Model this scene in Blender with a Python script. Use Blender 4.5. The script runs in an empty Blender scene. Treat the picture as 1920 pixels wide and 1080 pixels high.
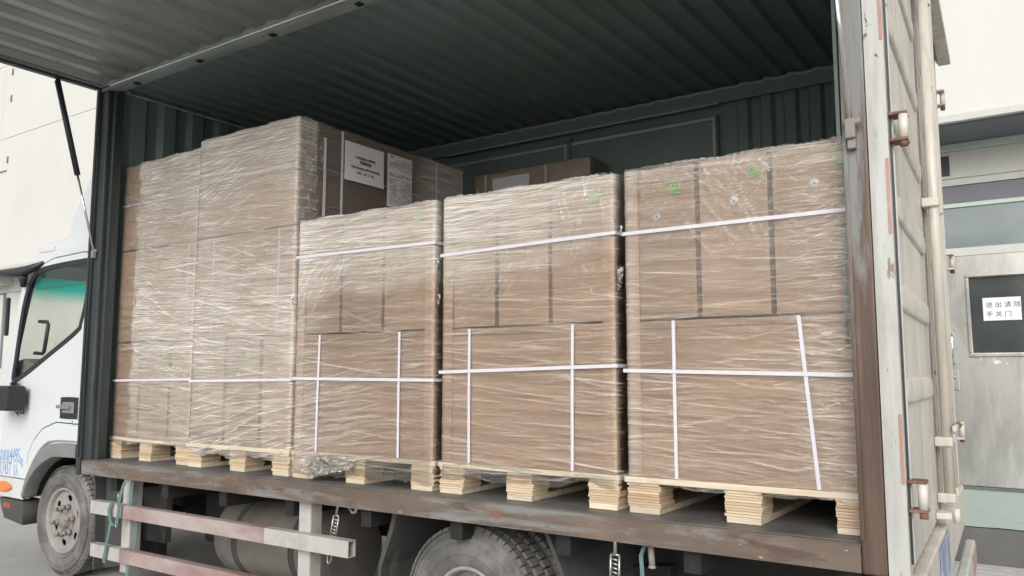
import bpy, bmesh, math, random
import numpy as np
from mathutils import Vector, Matrix
random.seed(7)
R = math.radians
sc = bpy.context.scene
C = sc.collection

# ------------------------------------------------------------------ camera, sky, sun, exposure
cam_d = bpy.data.cameras.new('camera'); cam = bpy.data.objects.new('camera', cam_d); C.objects.link(cam)
cam_d.sensor_width = 36.0; cam_d.lens = 36.0 * 1518 / 1920
cam_d.clip_start = 0.05; cam_d.clip_end = 2000
cam.location = (0, -2.6, 1.28)
cam.rotation_euler = (R(90) + math.atan(165 / 1518), 0, math.atan(1040 / math.hypot(1518, 165)))
sc.camera = cam

SUN_EL, SUN_AZ = R(30), R(158)          # azimuth clockwise from +Y: the sun stands behind the camera, to the right
world = bpy.data.worlds.new('World'); sc.world = world; world.use_nodes = True
wn = world.node_tree; bg = wn.nodes['Background']
sky = wn.nodes.new('ShaderNodeTexSky'); sky.sky_type = 'NISHITA'; sky.sun_disc = False
sky.sun_elevation = SUN_EL; sky.sun_rotation = SUN_AZ
sky.air_density = 1.0; sky.dust_density = 4.0; sky.ozone_density = 1.0
hs = wn.nodes.new('ShaderNodeHueSaturation'); hs.inputs['Saturation'].default_value = 0.22
wn.links.new(sky.outputs[0], hs.inputs['Color']); wn.links.new(hs.outputs[0], bg.inputs['Color'])
bg.inputs['Strength'].default_value = 0.15
sl = bpy.data.lights.new('sun', 'SUN'); so = bpy.data.objects.new('sun', sl); C.objects.link(so)
sl.energy = 1.0; sl.angle = R(40); sl.color = (1.0, 0.97, 0.92)
sd = Vector((math.sin(SUN_AZ) * math.cos(SUN_EL), math.cos(SUN_AZ) * math.cos(SUN_EL), math.sin(SUN_EL)))
so.rotation_euler = sd.to_track_quat('Z', 'Y').to_euler(); so.location = (0, -10, 12)
vs = sc.view_settings
vs.view_transform = 'Standard'; vs.look = 'None'; vs.gamma = 1; vs.use_curve_mapping = False
vs.exposure = 0.10
sc.render.engine = 'CYCLES'
sc.cycles.transparent_max_bounces = 16
sc.cycles.max_bounces = 8; sc.cycles.diffuse_bounces = 5

# ------------------------------------------------------------------ materials
def base_mat(name):
    m = bpy.data.materials.new(name); m.use_nodes = True
    nt = m.node_tree; b = nt.nodes['Principled BSDF']
    return m, nt, b
def N(nt, t, **k):
    n = nt.nodes.new(t)
    for a, v in k.items():
        if a.startswith('i_'):
            n.inputs[a[2:].replace('_', ' ')].default_value = v
        else: setattr(n, a, v)
    return n
def rgb(c): return (c[0], c[1], c[2], 1)
def coords(nt, stretch, space='pos'):
    if space == 'pos':
        g = N(nt, 'ShaderNodeNewGeometry').outputs['Position']
    else: g = N(nt, 'ShaderNodeTexCoord').outputs['Object']
    mp = N(nt, 'ShaderNodeMapping'); mp.inputs['Scale'].default_value = stretch
    nt.links.new(g, mp.inputs['Vector']); return mp.outputs[0]
def noise(nt, vec, scale, detail=5, rough=.6, dist=0):
    n = N(nt, 'ShaderNodeTexNoise'); n.inputs['Scale'].default_value = scale; n.inputs['Detail'].default_value = detail
    n.inputs['Roughness'].default_value = rough; n.inputs['Distortion'].default_value = dist
    nt.links.new(vec, n.inputs['Vector']); return n.outputs['Fac']
def ramp(nt, fac, lo, hi):
    r = N(nt, 'ShaderNodeMapRange'); r.inputs['From Min'].default_value = lo; r.inputs['From Max'].default_value = hi
    nt.links.new(fac, r.inputs['Value']); return r.outputs[0]
def mixc(nt, fac, a, b):
    m = N(nt, 'ShaderNodeMix', data_type='RGBA')
    if isinstance(fac, float): m.inputs[0].default_value = fac
    else: nt.links.new(fac, m.inputs[0])
    for s, v in ((6, a), (7, b)):
        if isinstance(v, tuple): m.inputs[s].default_value = rgb(v)
        else: nt.links.new(v, m.inputs[s])
    return m.outputs[2]
def mat(name, col, rough=.6, metal=0., var=.2, vscale=6, stretch=(1, 1, 1), layers=(), bump=0., bscale=90, bstretch=None, spec=.5, rvar=.1, each=0.):
    """base colour with uneven tone, further paint / dirt / rust layers with shapes of their own, and fine relief"""
    m, nt, b = base_mat(name)
    v = coords(nt, stretch)
    n1 = noise(nt, v, vscale, 6, .62)
    d = tuple(c * (1 - var) for c in col); l = tuple(min(1, c * (1 + var * .7)) for c in col)
    c = mixc(nt, ramp(nt, n1, .3, .7), d, l)
    for k, (lc, scale, lo, hi, st) in enumerate(layers):
        vv = coords(nt, st)
        c = mixc(nt, ramp(nt, noise(nt, vv, scale, 8, .68, .4), lo, hi), c, lc)
    if each:      # every piece its own tone
        oi = N(nt, 'ShaderNodeObjectInfo'); mr = N(nt, 'ShaderNodeMapRange'); mr.inputs['To Min'].default_value = 1 - each; mr.inputs['To Max'].default_value = 1 + each * .7
        nt.links.new(oi.outputs['Random'], mr.inputs['Value']); hv = N(nt, 'ShaderNodeHueSaturation'); nt.links.new(mr.outputs[0], hv.inputs['Value']); nt.links.new(c, hv.inputs['Color']); c = hv.outputs[0]
    nt.links.new(c, b.inputs['Base Color'])
    b.inputs['Metallic'].default_value = metal; b.inputs['Specular IOR Level'].default_value = spec
    rr = N(nt, 'ShaderNodeMapRange'); rr.inputs['To Min'].default_value = max(.03, rough - rvar); rr.inputs['To Max'].default_value = min(1, rough + rvar)
    nt.links.new(n1, rr.inputs['Value']); nt.links.new(rr.outputs[0], b.inputs['Roughness'])
    if bump:
        bv = coords(nt, bstretch or (1, 1, 1))
        bp = N(nt, 'ShaderNodeBump'); bp.inputs['Strength'].default_value = bump; bp.inputs['Distance'].default_value = .004
        nt.links.new(noise(nt, bv, bscale, 4, .6), bp.inputs['Height']); nt.links.new(bp.outputs[0], b.inputs['Normal'])
    return m
U = (1, 1, 1)
M = {}
M['card'] = mat('kraft_cardboard', (.445, .320, .226), .75, var=.12, each=.11, vscale=3, layers=[((.37, .262, .185), 2.2, .55, .8, (1, 1, 3))], bump=.12, bscale=60, bstretch=(1, 1, 6), spec=.25)
M['card2'] = mat('kraft_board_pale', (.52, .37, .26), .7, var=.12, vscale=4, spec=.3, bump=.1)
M['tape'] = mat('brown_tape', (.26, .17, .105), .35, var=.1, spec=.5)
M['strap'] = mat('white_strap', (.64, .625, .67), .38, var=.06, vscale=20, bump=.1, bscale=200)
M['paper'] = mat('white_paper', (.74, .74, .76), .7, var=.03, vscale=9, bump=.1, bscale=12)
M['ink'] = mat('black_ink', (.03, .03, .035), .6, var=.05)
M['inkgrey'] = mat('grey_print', (.20, .20, .21), .6, var=.2, vscale=60)
M['green'] = mat('green_sticker', (.28, .62, .14), .6, var=.08)
M['disc'] = mat('white_disc_sticker', (.72, .73, .74), .5, var=.05)
M['pine'] = mat('pine_board', (.62, .54, .415), .65, var=.2, vscale=5, stretch=(1, 8, 8), layers=[((.47, .36, .24), 9, .58, .78, (1, 10, 14)), ((.40, .355, .295), 4, .54, .72, (1, 2, 3))], bump=.2, bscale=30, bstretch=(1, 6, 6), spec=.3, each=.15)
def ply_material():
    m, nt, b = base_mat('plywood_offcuts')
    at = N(nt, 'ShaderNodeAttribute', attribute_name='tone')
    v = coords(nt, (2, 2, 30))
    g = noise(nt, v, 6, 5, .6)
    c = mixc(nt, at.outputs['Fac'], (.40, .27, .17), (.70, .59, .43))
    c2 = mixc(nt, ramp(nt, g, .35, .75), c, (.56, .44, .30))
    nt.links.new(c2, b.inputs['Base Color']); b.inputs['Roughness'].default_value = .7; b.inputs['Specular IOR Level'].default_value = .25
    return m
M['ply'] = ply_material()
M['sill'] = mat('worn_sill_steel', (.155, .120, .095), .55, .15, .3, 3, (1, 1, 2),
    [((.225, .222, .215), 1.7, .50, .60, (.8, 1, 7)), ((.110, .070, .050), 3.2, .56, .66, (1, 1, 4)), ((.20, .115, .075), 4.5, .60, .68, (1, 1, 2.5)), ((.42, .37, .34), 22, .645, .68, (1, 1, 2))], .3, 70)
M['floor'] = mat('truck_floor_steel', (.135, .132, .128), .6, .15, .3, 5, U, [((.20, .175, .155), 3, .5, .75, U)], .3, 60)
def pillar_material():
    """brown primer low down, worn through to grey paint higher up, in ragged vertical runs"""
    m, nt, b = base_mat('rusty_pillar_paint')
    n1 = noise(nt, coords(nt, (6, 6, .55)), 1.6, 8, .66, .5); n2 = noise(nt, coords(nt, (1, 1, .6)), 9, 8, .7, .3); n3 = noise(nt, coords(nt, (9, 9, .35)), 3, 6, .65)
    z = N(nt, 'ShaderNodeSeparateXYZ'); g = N(nt, 'ShaderNodeNewGeometry'); nt.links.new(g.outputs['Position'], z.inputs[0])
    ma = N(nt, 'ShaderNodeMath', operation='MULTIPLY_ADD'); ma.inputs[1].default_value = .16; nt.links.new(z.outputs[2], ma.inputs[0]); nt.links.new(n1, ma.inputs[2])
    c = mixc(nt, ramp(nt, n3, .3, .7), (.055, .032, .024), (.150, .098, .072))
    c = mixc(nt, ramp(nt, ma.outputs[0], .76, .86), c, (.20, .205, .197))
    c = mixc(nt, ramp(nt, n2, .60, .72), c, (.115, .06, .043))
    nt.links.new(c, b.inputs['Base Color']); b.inputs['Roughness'].default_value = .5
    bp = N(nt, 'ShaderNodeBump'); bp.inputs['Strength'].default_value = .25; bp.inputs['Distance'].default_value = .003; nt.links.new(n2, bp.inputs['Height']); nt.links.new(bp.outputs[0], b.inputs['Normal'])
    return m
M['pillar'] = pillar_material()
M['post'] = mat('dark_steel_post', (.052, .062, .064), .45, .3, .3, 4, (4, 4, .4), [((.10, .115, .115), 3, .56, .72, (6, 6, .3))], .15, 40)
M['hull'] = mat('dark_green_interior_paint', (.190, .252, .240), .45, .0, .15, 1.2, U, [((.245, .30, .28), 2, .55, .8, U)], .15, 30)
M['hull_trim'] = mat('pale_sealant', (.42, .45, .40), .7, 0, .3, 12)
M['wing'] = mat('dirty_zinc_panel', (.30, .335, .325), .36, .4, .25, 1.6, (1.6, .5, 1), [((.17, .19, .185), 2.2, .5, .75, (2.5, .4, 1)), ((.46, .465, .44), 7, .64, .8, (4, .3, 1))], .2, 30)
M['rail'] = mat('grey_green_rail', (.33, .365, .35), .45, .2, .25, 3, (.6, 3, 3), [((.15, .16, .155), 5, .6, .75, (1, 4, 4))], .2, 40)
M['trimgrey'] = mat('grey_trim', (.50, .53, .52), .45, .1, .1)
M['beige'] = mat('beige_body_paint', (.60, .565, .50), .42, 0, .12, 2, (1, 1, .5), [((.40, .37, .315), 2.2, .46, .74, (4, 4, .45)), ((.47, .44, .40), 7, .52, .62, (1, 1, .25)), ((.30, .22, .16), 15, .63, .69, (1, 1, .35)), ((.17, .10, .065), 26, .655, .68, (1, 1, .6))], .15, 40)
M['offwhite'] = mat('chipped_white_paint', (.49, .50, .475), .45, 0, .12, 2, (1, 1, .5), [((.33, .325, .30), 2.4, .48, .70, (5, 5, .5)), ((.27, .20, .15), 13, .62, .66, (2, 2, .35)), ((.12, .085, .065), 30, .645, .665, (1, 1, .5)), ((.36, .36, .34), 6, .60, .72, (1, 1, .3))], .15, 40)
M['rust'] = mat('brown_rust', (.19, .10, .065), .75, 0, .4, 20, U, [((.33, .22, .16), 30, .55, .7, U)], .5, 120)
M['redtape'] = mat('faded_red_tape', (.42, .235, .195), .5, 0, .15, 8, U, [((.50, .44, .40), 12, .55, .68, (1, 1, .5))])
M['cab'] = mat('white_cab_paint', (.62, .65, .67), .2, 0, .03, 1.5, U, [((.55, .555, .54), 2, .6, .85, (1, 1, .5)), ((.47, .46, .43), 5, .62, .82, (1, 1, .6))], spec=.6)
M['cabdirty'] = mat('dirty_white_cab_paint', (.62, .62, .60), .3, 0, .08, 3, U, [((.46, .44, .41), 4, .5, .8, U)], spec=.5)
M['plastic'] = mat('black_plastic', (.022, .025, .028), .45, 0, .2, 12)
M['archgrey'] = mat('grey_arch_plastic', (.20, .205, .205), .6, 0, .15, 5, U, [((.32, .31, .29), 6, .5, .75, U)])
M['chrome'] = mat('chrome', (.75, .76, .77), .12, 1., .04, 5)
M['tyre'] = mat('dusty_tyre', (.105, .103, .10), .85, 0, .25, 6, U, [((.225, .22, .21), 5, .40, .66, U)], .3, 80)
M['rim'] = mat('dusty_rim', (.30, .29, .275), .7, .1, .2, 8, U, [((.19, .165, .145), 9, .55, .75, U)], .2, 70)
M['hub'] = mat('dusty_hub', (.27, .24, .23), .7, .2, .2, 14)
M['chassis'] = mat('black_chassis', (.012, .012, .012), .75, 0, .4, 4, U, [((.03, .028, .026), 5, .5, .75, U)], .3, 50)
M['flap'] = mat('dusty_mud_flap', (.065, .065, .063), .8, 0, .2, 4, U, [((.16, .155, .145), 3, .55, .8, (2, 2, .8))], .2, 40)
M['tank'] = mat('dusty_tank', (.19, .175, .155), .55, .2, .15, 3, U, [((.27, .25, .225), 4, .5, .75, U)], .15, 60)
M['guard'] = mat('guard_chipped_white', (.45, .44, .41), .5, 0, .12, 5, U, [((.29, .27, .245), 7, .5, .75, U), ((.13, .09, .07), 20, .70, .76, (1, 1, 1.5))], .3, 60)
M['guardred'] = mat('guard_faded_red', (.27, .165, .158), .5, 0, .15, 4, (1, 1, 1), [((.40, .335, .325), 1.4, .38, .60, (1, 1, 2)), ((.17, .1, .085), 16, .68, .75, U)], .2, 60)
M['web'] = mat('green_webbing', (.11, .19, .18), .8, 0, .2, 14, U, (), .4, 160)
M['amber'] = mat('amber_lamp', (.72, .22, .06), .25, 0, .1)
M['redlamp'] = mat('dull_red_reflector', (.30, .09, .055), .35, 0, .1)
M['wall'] = mat('white_wall_panel', (.60, .60, .572), .6, 0, .05, .35, U, [((.63, .62, .58), 1.0, .5, .8, (3, 3, .25)), ((.54, .52, .47), 3.2, .64, .85, (4, 4, .2))], .1, 6)
M['wallgrey'] = mat('grey_white_wall_paint', (.56, .55, .52), .7, 0, .08, 1, U, [((.44, .43, .41), 2, .55, .8, (2, 2, .3))])  # a little darker than the wall panels, with greyer vertical runs
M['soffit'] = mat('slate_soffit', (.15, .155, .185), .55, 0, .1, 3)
M['palegreen'] = mat('pale_green_metal', (.50, .58, .53), .5, 0, .08, 3)
M['lintel'] = mat('grey_white_lintel', (.52, .52, .49), .5, 0, .06, 3, U, [((.40, .39, .36), 6, .6, .8, (1, 1, .4))])
M['steel'] = mat('brushed_steel_door', (.48, .475, .455), .36, .75, .12, 1.6, (1.5, 1, .5), [((.30, .295, .28), 1.6, .46, .70, (2, 2, .7)), ((.58, .575, .55), 3, .56, .72, (3, 3, .4)), ((.78, .77, .75), 9, .655, .68, (1, 1, .5))], .08, 120, (6, 6, .4))
M['platform'] = mat('pale_green_floor_paint', (.42, .52, .47), .55, 0, .08, 2, U, [((.28, .34, .31), 5, .58, .75, U), ((.55, .58, .53), 9, .65, .78, U)])
M['riser'] = mat('dark_concrete_riser', (.13, .13, .13), .8, 0, .2, 3, U, [((.30, .30, .29), 9, .66, .78, U)], .3, 40)
M['ground'] = mat('grey_concrete', (.40, .395, .38), .85, 0, .12, .6, U, [((.30, .295, .285), 1.4, .5, .75, U), ((.48, .47, .45), 14, .62, .8, U)], .3, 60)
M['mat'] = mat('pale_floor_mat', (.48, .475, .48), .85, 0, .1, 9, U, (), .4, 120)
M['blue'] = mat('blue_plate', (.20, .27, .42), .45, 0, .2, 10, U, [((.50, .53, .57), 8, .46, .62, (1, 1, .6))])
M['blueink'] = mat('blue_paint_lettering', (.16, .31, .58), .5, 0, .2, 30)
M['dash'] = mat('grey_dashboard', (.21, .21, .20), .7, 0, .1, 5)
M['window_film'] = mat('frosted_transom', (.185, .225, .228), .12, 0, .1, 1.2, (1, 1, 2), [((.25, .295, .295), 1.6, .5, .8, U)], spec=.8)
M['darkglass'] = mat('dark_door_glass', (.055, .064, .064), .10, 0, .25, 3, U, [((.13, .14, .14), 11, .62, .70, (1, 1, .5))], spec=.6)

def glass_mat(name, tint, band=None):
    m, nt, b = base_mat(name)
    out = nt.nodes['Material Output']; nt.nodes.remove(b)
    tr = N(nt, 'ShaderNodeBsdfTransparent'); tr.inputs['Color'].default_value = rgb(tint)
    if band:
        z = N(nt, 'ShaderNodeSeparateXYZ'); g = N(nt, 'ShaderNodeNewGeometry')
        nt.links.new(g.outputs['Position'], z.inputs[0])
        c = mixc(nt, ramp(nt, z.outputs[2], band[0], band[1]), tint, band[2])
        nt.links.new(c, tr.inputs['Color'])
    gl = N(nt, 'ShaderNodeBsdfGlossy'); gl.inputs['Roughness'].default_value = .03
    lw = N(nt, 'ShaderNodeLayerWeight'); lw.inputs['Blend'].default_value = .5
    pw = N(nt, 'ShaderNodeMath', operation='POWER'); pw.inputs[1].default_value = 4.0; nt.links.new(lw.outputs['Facing'], pw.inputs[0])
    fr = N(nt, 'ShaderNodeMath', operation='MULTIPLY_ADD'); fr.inputs[1].default_value = .5; fr.inputs[2].default_value = .03; nt.links.new(pw.outputs[0], fr.inputs[0])
    mx = N(nt, 'ShaderNodeMixShader')
    nt.links.new(fr.outputs[0], mx.inputs[0]); nt.links.new(tr.outputs[0], mx.inputs[1]); nt.links.new(gl.outputs[0], mx.inputs[2])
    nt.links.new(mx.outputs[0], out.inputs[0]); return m
M['glass'] = glass_mat('side_window_glass', (.93, .95, .93))
M['screen'] = glass_mat('windscreen_with_teal_band', (.93, .95, .93), (1.80, 1.90, (.02, .72, .62)))

def film_material():
    """clear stretch film: several wrapped layers that mirror the sky, milky where layers pile up, with sky sheen and ridge glints painted in as white"""
    m, nt, b = base_mat('stretch_film'); out = nt.nodes['Material Output']; nt.nodes.remove(b)
    at = N(nt, 'ShaderNodeAttribute', attribute_name='haze')
    def streak(scale, rot, sc_, det):
        g = N(nt, 'ShaderNodeNewGeometry').outputs['Position']
        mp = N(nt, 'ShaderNodeMapping'); mp.inputs['Rotation'].default_value = (0, R(rot), 0); nt.links.new(g, mp.inputs['Vector'])
        m2 = N(nt, 'ShaderNodeMapping'); m2.inputs['Scale'].default_value = scale; nt.links.new(mp.outputs[0], m2.inputs['Vector'])
        return noise(nt, m2.outputs[0], sc_, det, .6, .25)
    h1 = streak((2.2, 2.2, 105), -2, 2.0, 3)
    h2 = streak((3.5, 3.5, 165), 5, 2.0, 2)
    h3 = streak((26, 26, 60), 0, 3.0, 3)
    def math_(op, a, b_, c_=None):
        n = N(nt, 'ShaderNodeMath', operation=op)
        for k, v in enumerate((a, b_, c_)):
            if v is None: continue
            if isinstance(v, float): n.inputs[k].default_value = v
            else: nt.links.new(v, n.inputs[k])
        return n.outputs[0]
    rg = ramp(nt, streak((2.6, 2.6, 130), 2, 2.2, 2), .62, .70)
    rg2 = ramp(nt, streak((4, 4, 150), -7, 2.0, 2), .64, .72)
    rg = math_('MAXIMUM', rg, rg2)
    hh = math_('MULTIPLY_ADD', h2, .6, h1); hh = math_('MULTIPLY_ADD', rg, .45, hh); hh = math_('MULTIPLY_ADD', h3, .22, hh)
    bp = N(nt, 'ShaderNodeBump'); bp.inputs['Strength'].default_value = .65; bp.inputs['Distance'].default_value = .006
    nt.links.new(hh, bp.inputs['Height'])
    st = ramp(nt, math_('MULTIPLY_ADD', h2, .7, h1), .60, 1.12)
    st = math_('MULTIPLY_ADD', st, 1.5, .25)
    hz = math_('MINIMUM', math_('ADD', math_('MULTIPLY', at.outputs['Fac'], st), math_('MULTIPLY', rg, .22)), .9)  # layer haze, plus glints painted on the ridges as diffuse white
    tr = N(nt, 'ShaderNodeBsdfTransparent'); tr.inputs['Color'].default_value = (.97, .97, .97, 1)
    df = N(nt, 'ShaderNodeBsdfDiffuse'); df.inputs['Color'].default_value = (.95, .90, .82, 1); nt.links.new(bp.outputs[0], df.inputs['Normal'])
    gl = N(nt, 'ShaderNodeBsdfGlossy'); gl.inputs['Roughness'].default_value = .11; nt.links.new(bp.outputs[0], gl.inputs['Normal'])
    gl.inputs['Color'].default_value = (.97, .96, .94, 1)
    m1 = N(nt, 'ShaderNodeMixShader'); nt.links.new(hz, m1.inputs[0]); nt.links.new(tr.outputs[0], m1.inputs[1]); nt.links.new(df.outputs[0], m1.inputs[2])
    fr = N(nt, 'ShaderNodeFresnel'); fr.inputs['IOR'].default_value = 1.5; nt.links.new(bp.outputs[0], fr.inputs['Normal'])
    f2 = math_('MINIMUM', math_('MULTIPLY', fr.outputs[0], 1.6), 1.0)
    m2 = N(nt, 'ShaderNodeMixShader'); nt.links.new(f2, m2.inputs[0]); nt.links.new(m1.outputs[0], m2.inputs[1]); nt.links.new(gl.outputs[0], m2.inputs[2])
    nt.links.new(m2.outputs[0], out.inputs[0]); return m
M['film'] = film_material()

# ------------------------------------------------------------------ mesh helpers
class MB:
    """collects shapes in world coordinates; build() links them as ONE mesh object"""
    def __init__(s, xf=None): s.v = []; s.f = []; s.tone = []; s.xf = xf; s.sm = []
    def add(s, vs, fs, tone=0., smooth=False):
        o = len(s.v); s.v += [tuple(p) for p in vs]; s.f += [tuple(i + o for i in f) for f in fs]
        s.tone += [tone] * len(fs); s.sm += [smooth] * len(fs); return s
    def box(s, x0, x1, y0, y1, z0, z1, b=.0, tone=0.):
        if b <= 0:
            v = [(x, y, z) for x in (x0, x1) for y in (y0, y1) for z in (z0, z1)]
            return s.add(v, [(0, 1, 3, 2), (4, 6, 7, 5), (0, 4, 5, 1), (2, 3, 7, 6), (0, 2, 6, 4), (1, 5, 7, 3)], tone)
        bm = bmesh.new(); bmesh.ops.create_cube(bm, size=1)
        for q in bm.verts: q.co = Vector(((x0 + x1) / 2 + q.co.x * (x1 - x0), (y0 + y1) / 2 + q.co.y * (y1 - y0), (z0 + z1) / 2 + q.co.z * (z1 - z0)))
        bmesh.ops.bevel(bm, geom=bm.edges[:], offset=b, segments=2, affect='EDGES', profile=.5)
        bm.verts.index_update(); s.add([q.co[:] for q in bm.verts], [[q.index for q in f.verts] for f in bm.faces], tone); bm.free(); return s
    def tube(s, pts, r, n=10, cap=True, flat=None, tone=0.):
        pts = [Vector(p) for p in pts]; rr = r if isinstance(r, (list, tuple)) else [r] * len(pts)
        V = []; F = []; up = None
        for i, p in enumerate(pts):
            t = (pts[min(i + 1, len(pts) - 1)] - pts[max(i - 1, 0)]).normalized()
            if up is None: up = Vector((0, 0, 1)) if abs(t.z) < .9 else Vector((1, 0, 0))
            a = (up - t * up.dot(t)).normalized(); bb = t.cross(a); up = a
            fa, fb = flat or (1, 1)
            for k in range(n):
                w = 2 * math.pi * k / n
                V.append(p + a * math.cos(w) * rr[i] * fa + bb * math.sin(w) * rr[i] * fb)
        for i in range(len(pts) - 1):
            for k in range(n): F.append((i * n + k, i * n + (k + 1) % n, (i + 1) * n + (k + 1) % n, (i + 1) * n + k))
        if cap: F.append(tuple(range(n - 1, -1, -1))); F.append(tuple(range((len(pts) - 1) * n, len(pts) * n)))
        return s.add(V, F, tone, True)
    def prism(s, poly, axis, a0, a1, tone=0.):
        """poly of 2D points, extruded along an axis: 'y' -> (x,z), 'x' -> (y,z), 'z' -> (x,y)"""
        def P(p, a): return (p[0], a, p[1]) if axis == 'y' else (a, p[0], p[1]) if axis == 'x' else (p[0], p[1], a)
        n = len(poly); v = [P(p, a0) for p in poly] + [P(p, a1) for p in poly]
        f = [tuple(range(n)), tuple(range(2 * n - 1, n - 1, -1))] + [(i, (i + 1) % n, n + (i + 1) % n, n + i) for i in range(n)]
        return s.add(v, f, tone)
    def ribbon(s, pts, side, w, t):
        """flat band of width w along side, thickness t, following pts"""
        side = Vector(side).normalized(); pts = [Vector(p) for p in pts]; V = []; F = []
        for i, p in enumerate(pts):
            d = (pts[min(i + 1, len(pts) - 1)] - pts[max(i - 1, 0)]).normalized(); nn = d.cross(side).normalized()
            V += [p + side * w / 2 + nn * t / 2, p - side * w / 2 + nn * t / 2, p - side * w / 2 - nn * t / 2, p + side * w / 2 - nn * t / 2]
        for i in range(len(pts) - 1):
            for k in range(4): F.append((i * 4 + k, i * 4 + (k + 1) % 4, i * 4 + 4 + (k + 1) % 4, i * 4 + 4 + k))
        e = (len(pts) - 1) * 4; F += [(3, 2, 1, 0), (e, e + 1, e + 2, e + 3)]
        return s.add(V, F)
    def lathe_y(s, prof, cx, cz, n=48, tone=0.):
        """prof of (radius, y) turned about the Y axis through cx, cz"""
        V = []; F = []; m = len(prof)
        for k in range(n):
            w = 2 * math.pi * k / n
            V += [(cx + r * math.cos(w), y, cz + r * math.sin(w)) for r, y in prof]
        for k in range(n):
            for i in range(m - 1): F.append((k * m + i, k * m + i + 1, ((k + 1) % n) * m + i + 1, ((k + 1) % n) * m + i))
        return s.add(V, F, tone, True)
    def build(s, name, m, parent=None, tones=False, recalc=True):
        me = bpy.data.meshes.new(name)
        o0 = Vector(parent['_o']) if parent is not None and '_o' in parent else Vector((0, 0, 0))
        vv = [s.xf(Vector(p)) if s.xf else Vector(p) for p in s.v]
        me.from_pydata([(p - o0)[:] for p in vv], [], s.f)
        if tones:
            a = me.attributes.new('tone', 'FLOAT', 'FACE'); a.data.foreach_set('value', s.tone)
        me.polygons.foreach_set('use_smooth', s.sm)
        if recalc:
            bm = bmesh.new(); bm.from_mesh(me); bmesh.ops.recalc_face_normals(bm, faces=bm.faces[:]); bm.to_mesh(me); bm.free()
        me.materials.append(M[m] if isinstance(m, str) else m)
        return link(name, me, parent)
def link(name, me, parent=None):
    o = bpy.data.objects.new(name, me); C.objects.link(o)
    if parent is not None: o.parent = parent; o['_o'] = tuple(parent['_o']) if '_o' in parent else (0., 0., 0.)
    return o
def tag(o, label=None, cat=None, group=None, kind=None):
    if label: o['label'] = label
    if cat: o['category'] = cat
    if group: o['group'] = group
    if kind: o['kind'] = kind
    return o
def thing(name, label, cat, loc=(0, 0, 0), group=None):
    o = bpy.data.objects.new(name, None); C.objects.link(o); o.location = loc; o['_o'] = tuple(float(c) for c in loc)
    o.empty_display_size = .1
    return tag(o, label, cat, group)
def solid(name, mb, m, label, cat, group=None, origin=None, tones=False):
    """a thing that is one mesh, its origin at its base"""
    vs_ = [mb.xf(Vector(p)) if mb.xf else Vector(p) for p in mb.v]
    if origin is None:
        xs, ys, zs = zip(*vs_); origin = ((min(xs) + max(xs)) / 2, (min(ys) + max(ys)) / 2, min(zs))
    o = mb.build(name, m, None, tones)
    o.data.transform(Matrix.Translation(-Vector(origin))); o.location = origin; o['_o'] = tuple(float(c) for c in origin)
    return tag(o, label, cat, group)
def plate(name, outer, holes, y0, y1, m, parent, bevel=0., res=1, smooth=False):
    """a sheet cut to an outline in the XZ plane, with openings, from y0 to y1"""
    cu = bpy.data.curves.new('tmp', 'CURVE'); cu.dimensions = '2D'; cu.fill_mode = 'BOTH'
    for poly in [outer] + list(holes):
        sp = cu.splines.new('POLY'); sp.points.add(len(poly) - 1); sp.use_cyclic_u = True
        for q, p in zip(sp.points, poly): q.co = (p[0], p[1], 0, 1)
    cu.extrude = abs(y1 - y0) / 2 - bevel; cu.bevel_depth = bevel; cu.bevel_resolution = res; cu.offset = -bevel
    ob = bpy.data.objects.new('tmp', cu); C.objects.link(ob)
    me = bpy.data.meshes.new_from_object(ob.evaluated_get(bpy.context.evaluated_depsgraph_get()))
    bpy.data.objects.remove(ob); bpy.data.curves.remove(cu)
    o0 = Vector(parent['_o']) if parent is not None and '_o' in parent else Vector((0, 0, 0)); yc = (y0 + y1) / 2
    for v in me.vertices: v.co = Vector((v.co.x, yc + v.co.z, v.co.y)) - o0
    bm = bmesh.new(); bm.from_mesh(me); bmesh.ops.remove_doubles(bm, verts=bm.verts, dist=1e-5); bmesh.ops.recalc_face_normals(bm, faces=bm.faces[:]); bm.to_mesh(me); bm.free()
    me.name = name; me.materials.clear(); me.materials.append(M[m])
    return link(name, me, parent)
def lettering(name, text, size, origin, xdir, updir, m, parent=None, align='LEFT', depth=.0006, xscale=1., spacing=1.):
    cu = bpy.data.curves.new('tmp', 'FONT'); cu.body = text; cu.size = size; cu.align_x = align; cu.extrude = depth; cu.space_character = spacing
    cu.resolution_u = 3
    ob = bpy.data.objects.new('tmp', cu); C.objects.link(ob)
    me = bpy.data.meshes.new_from_object(ob.evaluated_get(bpy.context.evaluated_depsgraph_get()))
    bpy.data.objects.remove(ob); bpy.data.curves.remove(cu)
    xd = Vector(xdir).normalized(); ud = Vector(updir).normalized(); nd = xd.cross(ud); o = Vector(origin)
    o0 = Vector(parent['_o']) if parent is not None and '_o' in parent else Vector((0, 0, 0))
    for v in me.vertices: v.co = o + xd * v.co.x * xscale + ud * v.co.y + nd * v.co.z - o0
    me.name = name; me.materials.clear(); me.materials.append(M[m])
    return link(name, me, parent)
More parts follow.
